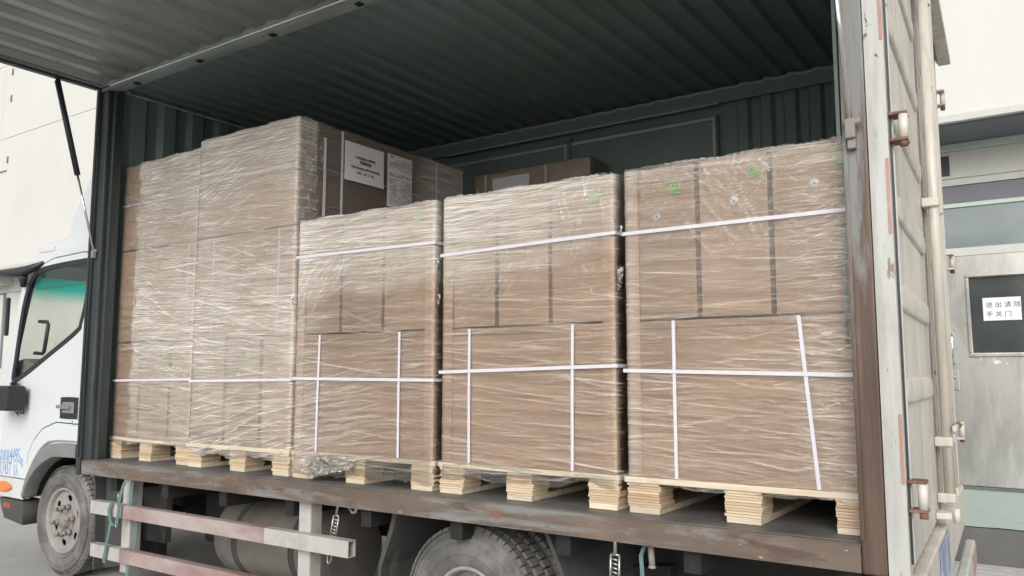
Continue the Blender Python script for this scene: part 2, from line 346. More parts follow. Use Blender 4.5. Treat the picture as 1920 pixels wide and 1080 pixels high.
def smooth_poly(pts, n=6, closed=True):
    """Catmull-Rom through points"""
    out = []; k = len(pts)
    for i in range(k if closed else k - 1):
        if closed: p = [pts[(i + j) % k] for j in (-1, 0, 1, 2)]
        else: p = [pts[max(0, i - 1)], pts[i], pts[i + 1], pts[min(k - 1, i + 2)]]
        for q in range(n):
            t = q / n
            out.append(tuple(.5 * (2 * p[1][a] + (p[2][a] - p[0][a]) * t + (2 * p[0][a] - 5 * p[1][a] + 4 * p[2][a] - p[3][a]) * t * t + (3 * p[1][a] - p[0][a] - 3 * p[2][a] + p[3][a]) * t ** 3) for a in (0, 1)))
    if not closed: out.append(pts[-1])
    return out
def inset(poly, d):
    """shrink a polygon towards its middle by about d"""
    n = len(poly); out = []
    A = sum(poly[i][0] * poly[(i + 1) % n][1] - poly[(i + 1) % n][0] * poly[i][1] for i in range(n))
    s = 1 if A > 0 else -1
    for i in range(n):
        a, b, c = Vector(poly[i - 1]), Vector(poly[i]), Vector(poly[(i + 1) % n])
        e1 = (b - a).normalized(); e2 = (c - b).normalized()
        n1 = Vector((-e1.y, e1.x)) * s; n2 = Vector((-e2.y, e2.x)) * s; nn = (n1 + n2)
        nn = nn / max(.5, nn.length_squared / 2) if nn.length > 1e-6 else n1
        out.append((b.x + nn.x * d, b.y + nn.y * d))
    return out

# ------------------------------------------------------------------ the setting: ground and platform
g = MB(); g.add([(-300, -300, 0), (300, -300, 0), (300, 300, 0), (-300, 300, 0)], [(0, 1, 2, 3)])
tag(g.build('ground', 'ground'), 'grey concrete yard under the truck', None, kind='structure')
p = MB(); p.box(-26, 14, 3.90, 6.2, 0, .246)
pf = tag(p.build('platform', 'riser'), kind='structure')
p = MB()
# painted top with a ragged front edge
xs = [-26 + .12 * i for i in range(int(40 / .12) + 1)]
fr = [3.885 + .05 * random.random() for _ in xs]
p.add([(x, y, .252) for x, y in zip(xs, fr)] + [(x, 6.0, .252) for x in xs], [(i, i + 1, len(xs) + i + 1, len(xs) + i) for i in range(len(xs) - 1)])
p.build('painted_floor', 'platform', pf)
p = MB(); p.box(-1.1, 1.6, 2.95, 3.86, .004, .016, .004)
for i in range(22):
    for j in range(7):
        p.box(-1.05 + i * .12, -1.05 + i * .12 + .085, 3.0 + j * .12, 3.0 + j * .12 + .085, .016, .019)
solid('floor_mat', p, 'mat', 'pale grey studded mat on the ground below the green platform', 'mat')

# ------------------------------------------------------------------ warehouse behind the truck
wh = thing('warehouse', 'long white panelled warehouse with an overhanging upper storey behind the truck', 'building', (-6, 6, 0))
rows = [3.55, 6.335, 8.0, 9.65, 11.3]
for r_ in range(len(rows) - 1):
    x = -34.0 + (1.3 if r_ % 2 else 0)
    while x < 12:
        x1 = min(x + 14.0, 12.5)
        MB().box(x + .008, x1 - .008, 5.27 + random.uniform(-.003, .003), 5.9, rows[r_] + .006, rows[r_ + 1] - .006).build('wall_panel', 'wall', wh)
        x = x1
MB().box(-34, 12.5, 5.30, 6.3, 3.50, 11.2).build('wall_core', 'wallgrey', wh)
MB().box(-34, 12.5, 5.235, 5.30, 3.485, 3.55, .006).build('edge_trim', 'lintel', wh)
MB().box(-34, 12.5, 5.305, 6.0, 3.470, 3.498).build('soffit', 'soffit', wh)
MB().box(-34, 12.5, 5.93, 6.03, 3.40, 3.468, .004).build('beam', 'palegreen', wh)
MB().box(-34, 12.5, 5.965, 6.06, 3.14, 3.398, .004).build('lintel', 'lintel', wh)
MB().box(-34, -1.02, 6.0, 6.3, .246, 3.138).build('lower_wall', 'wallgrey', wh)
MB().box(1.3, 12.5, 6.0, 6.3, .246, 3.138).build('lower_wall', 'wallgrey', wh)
# anchor slots in the panels far left
for x_, z_ in ((-18.36, 7.79), (-18.35, 7.2), (-18.33, 5.85)):
    MB().box(x_ - .03, x_ + .03, 5.255, 5.275, z_ - .07, z_ + .07).build('anchor_slot', 'soffit', wh)
MB().box(-18.9, -18.35, 5.255, 5.275, 5.60, 5.63).build('anchor_slot', 'soffit', wh)
MB().box(-.885, -.80, 5.95, 5.964, 3.17, 3.36, .003).build('bracket', 'plastic', wh)
# transom window over the steel door
tf = MB().box(-1.02, 1.3, 5.98, 6.05, 3.075, 3.138).box(-1.02, 1.3, 5.98, 6.05, 2.40, 2.475).box(-1.02, -.90, 5.98, 6.05, 2.477, 3.073).box(1.2, 1.3, 5.98, 6.05, 2.477, 3.073).build('transom_window', 'lintel', wh)
MB().box(-.90, 1.2, 6.015, 6.025, 2.477, 3.073).build('pane', 'window_film', tf)
MB().box(-.899, 1.199, 5.995, 6.013, 2.865, 2.905, .004).build('glazing_bar', 'palegreen', tf)
MB().box(-.895, 1.195, 5.996, 6.012, 2.906, 3.07).build('pane', 'soffit', tf)
# steel door with a dark window
d = plate('door', [(-.955, .285), (.50, .285), (.50, 2.40), (-.955, 2.40)], [[(-.70, 1.49), (.28, 1.49), (.28, 2.19), (-.70, 2.19)]], 5.985, 6.035, 'steel', wh, .004)
MB().box(-.73, .31, 5.965, 5.983, 1.455, 1.487, .005).box(-.73, .31, 5.965, 5.983, 2.193, 2.225, .005).box(-.73, -.702, 5.965, 5.983, 1.49, 2.19, .005).box(.282, .31, 5.965, 5.983, 1.49, 2.19, .005).build('window_frame', 'steel', d)
MB().box(-.70, .28, 6.0, 6.012, 1.49, 2.19).build('pane', 'darkglass', d)
MB().tube([(-.86, 5.98, 1.40), (-.86, 5.93, 1.41), (-.86, 5.915, 1.45), (-.86, 5.915, 1.62), (-.86, 5.93, 1.66), (-.86, 5.98, 1.67)], .014, 12).build('handle', 'chrome', d)
MB().box(-.895, -.825, 5.972, 5.984, 1.15, 1.33, .006).tube([(-.86, 5.984, 1.27), (-.86, 5.96, 1.27)], .014, 12).build('lock_plate', 'steel', d)
MB().box(.51, 1.3, 5.985, 6.035, .285, 2.398, .004).build('door', 'steel', wh)
MB().box(-1.02, -.957, 5.97, 6.06, .25, 2.398, .003).build('door_frame', 'lintel', wh)
MB().box(-1.02, 1.3, 5.97, 6.06, .248, .283).build('threshold', 'riser', wh)
# far left: pipe under the overhang and a white board
MB().tube([(-26, 5.75, 3.80), (-19.35, 5.75, 3.78)], .07, 12).build('pipe', 'wallgrey', wh)
MB().box(-26, -19.28, 5.6, 6.0, 3.30, 3.62, .01).build('canopy', 'lintel', wh)
sg = MB().box(-22, -19.72, 5.955, 5.985, 1.55, 3.1, .004)
sg.build('board', 'wall', wh)
MB().box(-22.1, -19.66, 5.985, 5.998, 1.45, 3.16).build('board_frame', 'soffit', wh)
# paper notice on the door window
n_ = MB().box(-.60, -.30, 5.995, 5.9975, 1.785, 1.995)
nt_ = solid('paper_notice', n_, 'paper', 'white paper notice with two lines of writing taped to the steel door window', 'notice')
lettering('lettering', '进 出 请 随', .057, (-.578, 5.9945, 1.908), (1, 0, 0), (0, 0, 1), 'ink', nt_)
lettering('lettering', '手 关 门', .057, (-.578, 5.9945, 1.822), (1, 0, 0), (0, 0, 1), 'ink', nt_)

# ------------------------------------------------------------------ the truck
tk = thing('box_truck', 'white cab light box truck with its side wing raised and cargo showing', 'truck', (-3, 1.2, 0))
BED, CEIL, XF, XR, YB = .79, 3.085, -4.83, -.575, 2.25
def corrugated(axis, a0, a1, b0, b1, pitch, depth, base, thick=.004):
    """trapezoid sheet: waves along 'x' or 'y' direction, swept from b0 to b1. returns profile list of (a, h)"""
    prof = []; a = a0
    while a < a1 - 1e-4:
        for fr_, h in ((0, 0), (.32, 0), (.46, 1), (.86, 1)):
            q = a + fr_ * pitch
            if q < a1: prof.append((q, base + h * depth))
        a += pitch
    prof.append((a1, prof[-1][1])); return prof
# ceiling: ribs run across the truck
pr = corrugated('x', XF, XR, 0, 0, .145, .022, CEIL)
m_ = MB(); n = len(pr); ys_ = (.075, YB + .06)
m_.add([(a, y, h) for y in ys_ for a, h in pr] + [(a, y, h + .003) for y in ys_ for a, h in pr], [(i, i + 1, n + i + 1, n + i) for i in range(n - 1)] + [(2 * n + i, 3 * n + i, 3 * n + i + 1, 2 * n + i + 1) for i in range(n - 1)])
m_.build('roof', 'hull', tk, recalc=False)
MB().box(XF - .1, XR + .05, .0, YB + .12, CEIL + .045, CEIL + .06).build('roof_skin', 'beige', tk)
# back wall and front wall: upright ribs
def wall_sheet(pts_fn, a0, a1, z0, z1, pitch, depth):
    pr = corrugated('x', a0, a1, 0, 0, pitch, depth, 0); n = len(pr); m_ = MB()
    m_.add([pts_fn(a, h, z) for z in (z0, z1) for a, h in pr], [(i, i + 1, n + i + 1, n + i) for i in range(n - 1)])
    return m_
wall_sheet(lambda a, h, z: (a, YB + .02 - h, z), -1.66, XR, BED, CEIL + .03, .145, .03).build('side_wall', 'hull', tk, recalc=False)
wall_sheet(lambda a, h, z: (a, YB + .02 - h, z), XF, -3.9, BED, CEIL + .03, .145, .03).build('side_wall', 'hull', tk, recalc=False)
wall_sheet(lambda a, h, z: (XF - .02 + h, a, z), .09, YB, BED, CEIL + .03, .21, .035).build('front_wall', 'hull', tk, recalc=False)
MB().box(XF - .05, XR, YB + .03, YB + .06, BED - .08, CEIL + .04).build('side_skin', 'beige', tk)
MB().box(-4.0, -1.6, YB + .012, YB + .028, BED, CEIL).build('wall_lining', 'hull', tk)
MB().box(-.572, -.56, .12, 2.3, BED, 3.03).build('rear_lining', 'hull', tk)
MB().box(XF - .10, XF - .06, .09, YB + .05, BED - .08, CEIL + .04).build('front_skin', 'beige', tk)
# upper beam of the back wall with a side door below it
MB().box(XF, XR, YB - .045, YB - .02, 2.985, CEIL - .002, .004).build('wall_beam', 'hull', tk)
m_ = MB(); xx = np.arange(XF, XR, .012); top = []; 
for i, x in enumerate(xx):
    ph = ((x - XF) / .145) % 1
    hz = CEIL - .004 - .010 * (.5 + .5 * math.sin(2 * math.pi * ph)) + random.uniform(-.002, .002)
    top.append((float(x), hz))
nx = len(top)
m_.add([(x, YB - .05, z) for x, z in top] + [(x, YB - .05, z - .011 - .004 * random.random()) for x, z in top] + [(x, YB - .02, z) for x, z in top], [(i, i + 1, nx + i + 1, nx + i) for i in range(nx - 1)] + [(i, 2 * nx + i, 2 * nx + i + 1, i + 1) for i in range(nx - 1)])
m_.build('sealant_bead', 'hull_trim', tk, recalc=False)
MB().box(-3.9, -1.70, YB - .065, YB - .046, 2.972, 2.984).build('drip_edge', 'hull_trim', tk)
for x0, x1 in ((-3.88, -2.80), (-2.78, -1.72)):
    dd = MB().box(x0, x1, YB - .03, YB + .01, BED + .03, 2.92, .006).build('side_door', 'hull', tk)
    MB().box(x0 + .01, x1 - .01, YB - .042, YB - .031, 2.885, 2.903).build('door_trim', 'trimgrey', dd)
    MB().box(x1 - .028, x1 - .010, YB - .042, YB - .031, BED + .05, 2.8845).build('door_trim', 'trimgrey', dd)
MB().box(-2.795, -2.785, YB - .03, YB, BED, 2.95).build('door_post', 'hull', tk)
MB().tube([(XF + .03, .12, CEIL - .03), (XF + .035, 1.2, CEIL - .028), (XF + .03, YB - .06, CEIL - .02)], .006, 6).build('cable', 'hull_trim', tk)
# floor and sill
MB().box(XF, -.531, .03, YB, BED - .05, BED).build('cargo_floor', 'floor', tk)
m_ = MB().prism([(-.004, .706), (.028, .706), (.028, BED - .003), (.006, BED - .003), (-.004, BED - .010)], 'x', XF - .02, -.531)
m_.build('side_sill', 'sill', tk)
# front posts
MB().box(-4.905, -4.862, -.012, .10, .70, 3.10, .006).build('front_post', 'post', tk)
MB().box(-4.860, -4.79, .004, .10, .70, 3.06, .008).build('front_post', 'post', tk)
MB().box(-4.788, -4.755, .03, .09, BED, 3.03, .006).build('front_post', 'post', tk)
MB().box(-4.878, -4.866, -.018, -.0125, .8, 3.06).build('post_seal', 'plastic', tk)
# rear pillar (brown) and white corner post
MB().box(-.53, -.458, -.002, .115, .702, 3.10, .008).build('rear_pillar', 'pillar', tk)
MB().box(-.5295, -.516, -.010, -.0025, .80, 3.05, .003).build('pillar_lip', 'pillar', tk)
# hinge rail and wing
MB().box(-4.87, -.50, -.004, .072, 3.040, 3.058, .003).box(-4.87, -.50, .045, .072, 3.059, 3.10).box(-4.87, -.50, -.030, -.006, 3.062, 3.098, .006).build('hinge_rail', 'rail', tk)
for i in range(7):
    x = -4.55 + i * .62; MB().box(x, x + .035, .018, .05, 3.0335, 3.0395).build('rail_slot', 'chassis', tk)
WING = -1.02
wg = None
pr = corrugated('x', -4.83, -.50, 0, 0, .185, .030, 3.060); n = len(pr); m_ = MB()
m_.add([(a, y, h) for y in (-.034, WING) for a, h in pr] + [(a, y, h + .004) for y in (-.034, WING) for a, h in pr], [(i, n + i, n + i + 1, i + 1) for i in range(n - 1)] + [(2 * n + i, 2 * n + i + 1, 3 * n + i + 1, 3 * n + i) for i in range(n - 1)])
wg = m_.build('side_wing', 'wing', tk, recalc=False)
MB().box(-4.873, -4.832, WING, -.034, 3.038, 3.10, .004).build('edge_channel', 'post', wg)
MB().box(-4.831, -4.80, WING, -.036, 3.052, 3.0585).build('edge_flange', 'wing', wg)
MB().box(-.50, -.46, WING, -.034, 3.038, 3.10, .004).build('edge_channel', 'post', wg)
MB().box(-4.873, -.46, WING - .045, WING - .002, 3.03, 3.10, .004).build('edge_channel', 'post', wg)
MB().box(-4.872, -.461, WING - .044, -.034, 3.102, 3.112).build('outer_skin', 'beige', wg)
# gas struts
def strut(x, label=None):
    a = Vector((x, -.27, 3.03)); b = Vector((x + .03, -.012, 2.035)); k = a.lerp(b, .55)
    s_ = MB().tube([a, k], .017, 14).tube([a + Vector((0, 0, .03)), a], .011, 8).build('gas_strut', 'plastic', tk)
    MB().tube([k + (k - a) * .0005, b], .0065, 10).build('rod', 'chrome', s_)
    MB().tube([b + Vector((-.02, .006, 0)), b + Vector((.02, .006, 0))], .011, 10).box(b.x - .012, b.x + .012, b.y - .012, b.y + .012, b.z - .045, b.z - .0, .004).build('end_fitting', 'hub', s_)
strut(-4.865); 
a = Vector((-.515, -.27, 3.03)); b = Vector((-.50, -.03, 2.05)); k = a.lerp(b, .42)
s_ = MB().tube([a, k], .017, 14).tube([a + Vector((0, 0, .03)), a], .011, 8).build('gas_strut', 'plastic', tk)
MB().tube([k + (k - a) * .0005, b], .0075, 10).build('rod', 'chrome', s_)
MB().tube([b + Vector((-.022, 0, 0)), b + Vector((.03, 0, 0))], .010, 10).box(b.x - .016, b.x + .014, b.y - .01, b.y + .02, b.z - .05, b.z + .012, .004).box(b.x - .012, b.x + .012, b.y + .002, b.y + .027, b.z - .08, b.z - .03, .003).build('end_fitting', 'hub', s_)

# rear doors (closed), seen at a grazing angle from behind the near corner
TH = R(2.9); OR = Vector((-.40, .0, 0)); ER = Vector((-math.sin(TH), math.cos(TH), 0)); NR = Vector((math.cos(TH), math.sin(TH), 0))
def rear(v): return OR + ER * v.x + NR * v.y + Vector((0, 0, v.z))     # x along the door width, y outward, z up
RB = lambda: MB(rear)
MB().prism([(-.456, -.006), (-.400, -.006), (-.404, .07), (-.456, .07)], 'z', .50, 3.16).build('corner_post', 'offwhite', tk)
RB().box(.0, 2.42, -.05, .012, 3.03, 3.16, .006).build('rear_header', 'beige', tk)
RB().box(.0, 2.42, -.05, .03, .50, .70, .006).build('rear_sill', 'beige', tk)
RB().box(2.37, 2.43, -.06, .012, .70, 3.03, .006).build('rear_post', 'beige', tk)
hd = RB(); hp = [(.013, 3.205), (.05, 3.185), (.088, 3.075), (.088, 3.035), (.03, 3.035), (.013, 3.06)]; nh = len(hp)
hd.add([(u, w_, z) for u in (0., 2.45) for w_, z in hp], [tuple(range(nh)), tuple(range(2 * nh - 1, nh - 1, -1))] + [(i, (i + 1) % nh, nh + (i + 1) % nh, nh + i) for i in range(nh)])
hd.build('rain_hood', 'beige', tk)
RIBZ = (1.235, 1.52, 1.80, 2.10, 2.40, 2.70, 2.95)
for q, (u0, u1) in enumerate(((.045, 1.19), (1.20, 2.36))):
    dr = RB().box(u0, u1, -.035, .0, .715, 3.02, .006).build('rear_door', 'beige', tk)
    for z in RIBZ:
        # pressed half-round rib with run-out ends
        a, b2, h, w_ = u0 + .06, u1 - .14, .013, .042; V = []; F = []; ns = 9
        cols = [(a, 0.), (a + .03, .75), (a + .06, 1.), (b2 - .06, 1.), (b2 - .03, .75), (b2, 0.)]
        for uu, k_ in cols:
            for i in range(ns):
                t = math.pi * i / (ns - 1); V.append((uu, .0006 + h * k_ * math.sin(t) ** .45 if 0 < i < ns - 1 else .0006, z - w_ * math.cos(t) * (.55 + .45 * k_)))
        for c_ in range(len(cols) - 1):
            for i in range(ns - 1): F.append((c_ * ns + i, (c_ + 1) * ns + i, (c_ + 1) * ns + i + 1, c_ * ns + i + 1))
        rb = RB(); rb.add(V, F, 0, True); rb.build('pressed_rib', 'beige', dr)
    RB().box(u0 + .002, u0 + .016, .0005, .010, .74, 3.0, .003).build('door_seal', 'offwhite', dr)
    RB().box(u0 - .012, u0 - .001, -.02, .006, .74, 3.0, .002).build('gasket', 'plastic', dr)
    RB().box(u1 - .066, u1 - .052, .0005, .006, .74, 3.0, .002).build('gasket', 'archgrey', dr)
    RB().box(u1 - .05, u1 - .012, .0005, .016, .74, 3.0, .004).build('door_edge', 'beige', dr)
    for du in ((-.10,) if q == 0 else (.09, )):
        u = (u1 if q == 0 else u0) + du
        rd = RB().tube([(u, .045, .78), (u, .045, 2.98)], .021, 14).build('lock_rod', 'beige', dr)
        for z in (.80, 1.02, 1.99, 2.93):
            RB().box(u - .033, u + .033, .001, .066, z - .019, z + .019, .006).build('rod_guide', 'beige', rd)
        RB().box(u - .05, u + .10, .067, .083, 1.06, 1.085, .005).build('rod_handle', 'rust' if q else 'beige', rd)
    uh = u0 - .02 if q == 0 else u1 + .03
    for z in (.935, 2.03) if q == 0 else (.99, 1.90, 2.82):
        hg = RB().tube([(uh, .040, z - .036), (uh, .040, z + .036)], .0135, 14).build('hinge', 'beige', dr)
        s1 = -1 if q == 0 else 1
        ua, ub = sorted((uh + .012 * s1, uh - .05 * s1))
        for zz_ in (z + .041, z - .041): RB().box(ua, ub, .002, .052, zz_ - .0045, zz_ + .0045, .002).build('hinge_bracket', 'rust' if q == 0 else 'beige', hg)
        RB().tube([(uh, .040, z - .062), (uh, .040, z - .047)], .012, 8).build('hinge_pin', 'rust', hg)
for z0, z1 in ((2.30, 2.62), (1.70, 1.93), (.97, 1.17)):
    MB().box(-.4105, -.4015, -.0085, -.0064, z0, z1).build('reflector_strip', 'redtape', tk)
RB().box(.30, 2.30, .03, .075, .30, .44, .01).build('rear_bumper', 'offwhite', tk)
RB().box(.62, 1.06, .031, .036, .53, .68, .004).build('number_plate', 'blue', tk)
RB().box(1.9, 2.28, .0755, .078, .32, .42).build('bumper_tape', 'redtape', tk)
RB().box(.10, .22, .031, .07, .52, .66, .012).build('tail_lamp', 'redlamp', tk)
# two green/grey door bolts low on the doors
RB().tube([(.98, .07, .72), (.98, .07, .775)], .012, 10).box(.94, 1.03, .001, .055, .735, .76, .005).build('door_bolt', 'beige', tk)

# chassis
CH = lambda: MB()
for y in (.72, 1.56): MB().box(-6.2, -.55, y, y + .075, .42, .62, .006).build('frame_rail', 'chassis', tk)
for i in range(9):
    x = -4.6 + i * .5; MB().box(x, x + .06, .04, YB, .625, .735).build('floor_bearer', 'chassis', tk)
for x in (-5.42, -2.07): MB().tube([(x, .25, .345), (x, 2.1, .345)], .06, 14).build('axle', 'chassis', tk)
MB().tube([(-2.07, 1.0, .345), (-2.07, 1.36, .345)], [.16, .16], 18).build('differential', 'chassis', tk)
MB().tube([(-4.6, 1.18, .45), (-2.2, 1.18, .37)], .045, 12).build('drive_shaft', 'chassis', tk)
MB().box(-5.1, -4.3, .85, 1.5, .30, .66, .04).build('gearbox', 'chassis', tk)
for y in (.62, 1.68): MB().prism([(-2.75, .46), (-2.4, .40), (-2.07, .385), (-1.74, .40), (-1.4, .46), (-1.4, .50), (-1.74, .45), (-2.07, .44), (-2.4, .45), (-2.75, .50)], 'y', y, y + .07).build('leaf_spring', 'chassis', tk)
MB().box(-4.30, -3.98, .45, .70, .30, .60, .03).build('battery_box', 'chassis', tk)
MB().box(-4.72, -4.45, .30, .34, .30, .70).build('bracket', 'flap', tk)
# tank with straps
tn = MB().tube([(-3.92, .44, .40), (-3.905, .44, .40), (-3.88, .44, .40), (-3.06, .44, .40), (-3.035, .44, .40), (-3.02, .44, .40)], [.175, .20, .21, .21, .20, .175], 40).build('fuel_tank', 'tank', tk)
for x in (-3.72, -3.27): MB().tube([(x - .02, .44, .40), (x + .02, .44, .40)], .2145, 40).build('tank_strap', 'flap', tn)
MB().tube([(-3.35, .36, .60), (-3.35, .34, .635)], .04, 16).build('filler_cap', 'plastic', tn)
MB().tube([(-3.95, .60, .40), (-4.1, .75, .42)], .05, 12).build('pipe', 'chassis', tn)
# side guard: two square tubes with red and white bands, on posts
for zc, x0, x1 in ((.525, -4.74, -2.64), (.285, -4.72, -2.62)):
    segs = [(x0, -4.42, 'guard'), (-4.42, -3.20 if zc > .4 else -3.05, 'guardred'), (-3.20 if zc > .4 else -3.05, x1, 'guard')]
    gr = None
    for a, b2, mm in segs:
        m_ = MB(); y0, y1, z0, z1, t = .004, .05, zc - .036, zc + .036, .004
        e = .0005 if mm == 'guardred' else 0
        last = b2 == x1
        m_.box(a, b2, y0 - e, y0 + t, z0, z1).box(a, b2, y1 - t, y1 + e, z0, z1).box(a, b2, y0 + t, y1 - t, z0 - e, z0 + t).box(a, b2, y0 + t, y1 - t, z1 - t, z1 + e)
        if gr is None: gr = m_.build('guard_rail', mm, tk)
        else: m_.build('painted_band', mm, gr)
for x in (-4.45, -2.975): MB().box(x - .04, x + .04, .0505, .125, .18, .705, .006).build('guard_post', 'guard', tk)
# turnbuckles and hooks for lashing
def turnbuckle(x, y, ztop, tilt):
    dx = tilt; L = .30
    def P(t, o=0): return (x + dx * t + o, y, ztop - L * t)
    t_ = MB().tube([P(0), P(.25)], .007, 8)
    t_.tube([P(.25, -.017), P(.62, -.017)], .0045, 8).tube([P(.25, .017), P(.62, .017)], .0045, 8).tube([P(.25, -.017), P(.25, .017)], .0045, 8).tube([P(.62, -.017), P(.62, .017)], .0045, 8)
    for i in range(6): t_.tube([P(.30 + i * .05, -.010), P(.315 + i * .05, .010)], .004, 6)
    t_.tube([P(.64, -.013), P(.78, -.016), P(.93, -.011), P(.98, 0), P(.93, .011), P(.78, .016), P(.64, .013)], .005, 8)
    return t_.build('turnbuckle', 'steel', tk)
turnbuckle(-2.76, .06, .725, -.06); turnbuckle(-1.36, .05, .725, -.01); turnbuckle(-4.56, .08, .70, -.03)
MB().tube([(-2.70, .05, .71), (-2.66, .05, .675), (-2.645, .05, .68), (-2.63, .05, .71)], .008, 8).build('lashing_hook', 'steel', tk)
MB().tube([(-1.225, .05, .715), (-1.225, .05, .70)], .012, 8).tube([(-1.225, .05, .70), (-1.22, .05, .63)], .011, 10).tube([(-1.22, .05, .63), (-1.22, .05, .622)], .013, 10).build('lashing_hook', 'rim', tk)
MB().ribbon([(-1.235, .05, .695), (-1.25, .05, .69), (-1.262, .05, .66), (-1.258, .05, .6), (-1.265, .05, .5), (-1.26, .05, .4)], (1, .3, 0), .014, .003).build('webbing_tail', 'web', tk)
# mud flaps
MB().prism([(-2.44, .70), (-2.47, .60), (-2.53, .45), (-2.555, .12), (-2.565, .12), (-2.55, .46), (-2.49, .61), (-2.465, .70)], 'y', .10, .70).build('mud_flap', 'flap', tk)
MB().prism([(-1.70, .70), (-1.66, .62), (-1.58, .45), (-1.56, .15), (-1.55, .15), (-1.565, .46), (-1.645, .63), (-1.68, .70)], 'y', .10, .70).build('mud_flap', 'flap', tk)
plate('mud_flap', [(-4.92, .12), (-4.60, .18), (-4.63, .46), (-4.70, .66), (-4.93, .70)], [], .20, .21, 'flap', tk)
MB().prism([(-5.0, .72), (-4.96, .62), (-4.94, .40), (-4.93, .12), (-4.915, .12), (-4.925, .41), (-4.945, .63), (-4.985, .72)], 'y', .14, .62).build('mud_flap', 'flap', tk)

# wheels
def wheel(x, r, yo, width, deep, seed, rk=.585):
    rnd = random.Random(seed); zc = r
    sp = thing_w = MB().lathe_y([(r * rk, yo + .012), (r * (rk + .035), yo - .002), (r * .75, yo - .010), (r * .86, yo - .006), (r * .93, yo + .008), (r * .965, yo + .02), (r * .965, yo + width - .02), (r * .93, yo + width - .008), (r * .75, yo + width), (r * rk, yo + width - .012)], x, zc, 64)
    w_ = sp.build('wheel', 'tyre', tk)
    tr = MB(); nb = 56
    for k in range(nb):
        a0 = 2 * math.pi * k / nb; a1 = a0 + 2 * math.pi / nb * .82
        for (ya, yb, ph) in ((yo + .006, yo + width * .27, 0), (yo + width * .32, yo + width * .66, .5), (yo + width * .71, yo + width - .006, 0)):
            b0, b1 = a0 + ph * 2 * math.pi / nb, a1 + ph * 2 * math.pi / nb
            V = []
            for rr in (r * .955, r):
                for an in (b0, b1):
                    for y in (ya + (.010 if rr == r else 0), yb): V.append((x + rr * math.cos(an), y, zc + rr * math.sin(an)))
            tr.add(V, [(0, 1, 3, 2), (4, 6, 7, 5), (0, 4, 5, 1), (2, 3, 7, 6), (0, 2, 6, 4), (1, 5, 7, 3)])
    tr.build('tyre_tread', 'tyre', w_)
    for q in (.66, .80, .88):
        MB().lathe_y([(r * q - .003, yo - .004), (r * q, yo - .0125), (r * q + .003, yo - .004)], x, zc, 64).build('sidewall_ring', 'tyre', w_)
    rr = r * rk
    rm = MB().lathe_y([(rr + .004, yo + .004), (rr, yo - .006), (rr - .012, yo + .0), (rr - .018, yo + .03), (rr - .022, yo + deep * .55 + .02)], x, zc, 64).build('rim', 'rim', w_)
    ring = [(x + (rr - .017) * math.cos(2 * math.pi * k / 64), zc + (rr - .017) * math.sin(2 * math.pi * k / 64)) for k in range(64)]
    holes = []
    for k in range(6):
        an = 2 * math.pi * (k + .35) / 6; cx, cz = x + rr * .70 * math.cos(an), zc + rr * .70 * math.sin(an)
        holes.append([(cx + .021 * math.cos(t) * math.cos(an) - .030 * math.sin(t) * math.sin(an), cz + .021 * math.cos(t) * math.sin(an) + .030 * math.sin(t) * math.cos(an)) for t in [2 * math.pi * q / 18 for q in range(18)]])
    plate('disc', ring, holes, yo + deep * .5, yo + deep * .5 + .012, 'rim', w_)
    MB().lathe_y([(.0, yo + .15), (rr - .02, yo + .14), (rr - .02, yo + .16)], x, zc, 32).build('brake_drum', 'chassis', w_)
    h = MB().lathe_y([(.0, yo - .02 + deep * .2), (.036, yo - .02 + deep * .2), (.045, yo - .005 + deep * .2), (.048, yo + deep * .5), (.09, yo + deep * .5 - .004)], x, zc, 32)
    h.build('hub', 'hub', w_)
    for k in range(6):
        an = 2 * math.pi * k / 6 + .2; cx, cz = x + .092 * math.cos(an), zc + .092 * math.sin(an)
        MB().tube([(cx, yo + deep * .5 - .001, cz), (cx, yo + deep * .5 - .03, cz)], .019, 6).tube([(cx, yo + deep * .5 - .03, cz), (cx, yo + deep * .5 - .055, cz)], .012, 10).build('wheel_nut', 'hub', w_)
    return w_
wheel(-5.42, .35, .20, .19, .05, 1)
wheel(-2.07, .335, .115, .19, .16, 2, .50)
wheel(-2.07, .335, .335, .19, .16, 3)
wheel(-5.42, .35, 1.93, .19, .05, 4)
wheel(-2.07, .335, 1.96, .19, .16, 5)

# cab
Y0, Y1 = .12, 2.06
roofl = [(-4.98, 2.12), (-5.56, 2.12), (-5.80, 2.085), (-5.93, 1.995), (-6.01, 1.845), (-6.11, 1.545), (-6.20, 1.24), (-6.33, .90), (-6.37, .50)]
arch = [(-5.755, .47), (-5.715, .54), (-5.655, .62), (-5.575, .70), (-5.465, .762), (-5.34, .785), (-5.09, .79), (-4.98, .80)]
outer = smooth_poly(roofl, 5, False) + smooth_poly(arch, 4, False)
doorl = [(-5.055, .98), (-5.055, 2.055), (-5.20, 2.075), (-5.56, 2.065), (-5.75, 2.03), (-5.865, 1.955), (-5.955, 1.83), (-6.06, 1.53), (-6.145, 1.22), (-6.17, .598), (-5.785, .598), (-5.77, .76), (-5.70, .86), (-5.59, .94), (-5.42, .985)]
win = [(-6.04, 1.245), (-6.025, 1.40), (-5.98, 1.67), (-5.925, 1.855), (-5.83, 1.975), (-5.69, 2.015), (-5.22, 2.03), (-5.125, 2.02), (-5.105, 1.97), (-5.115, 1.78), (-5.165, 1.62), (-5.215, 1.555), (-5.56, 1.405), (-5.90, 1.265)]
winS = smooth_poly(win, 4)
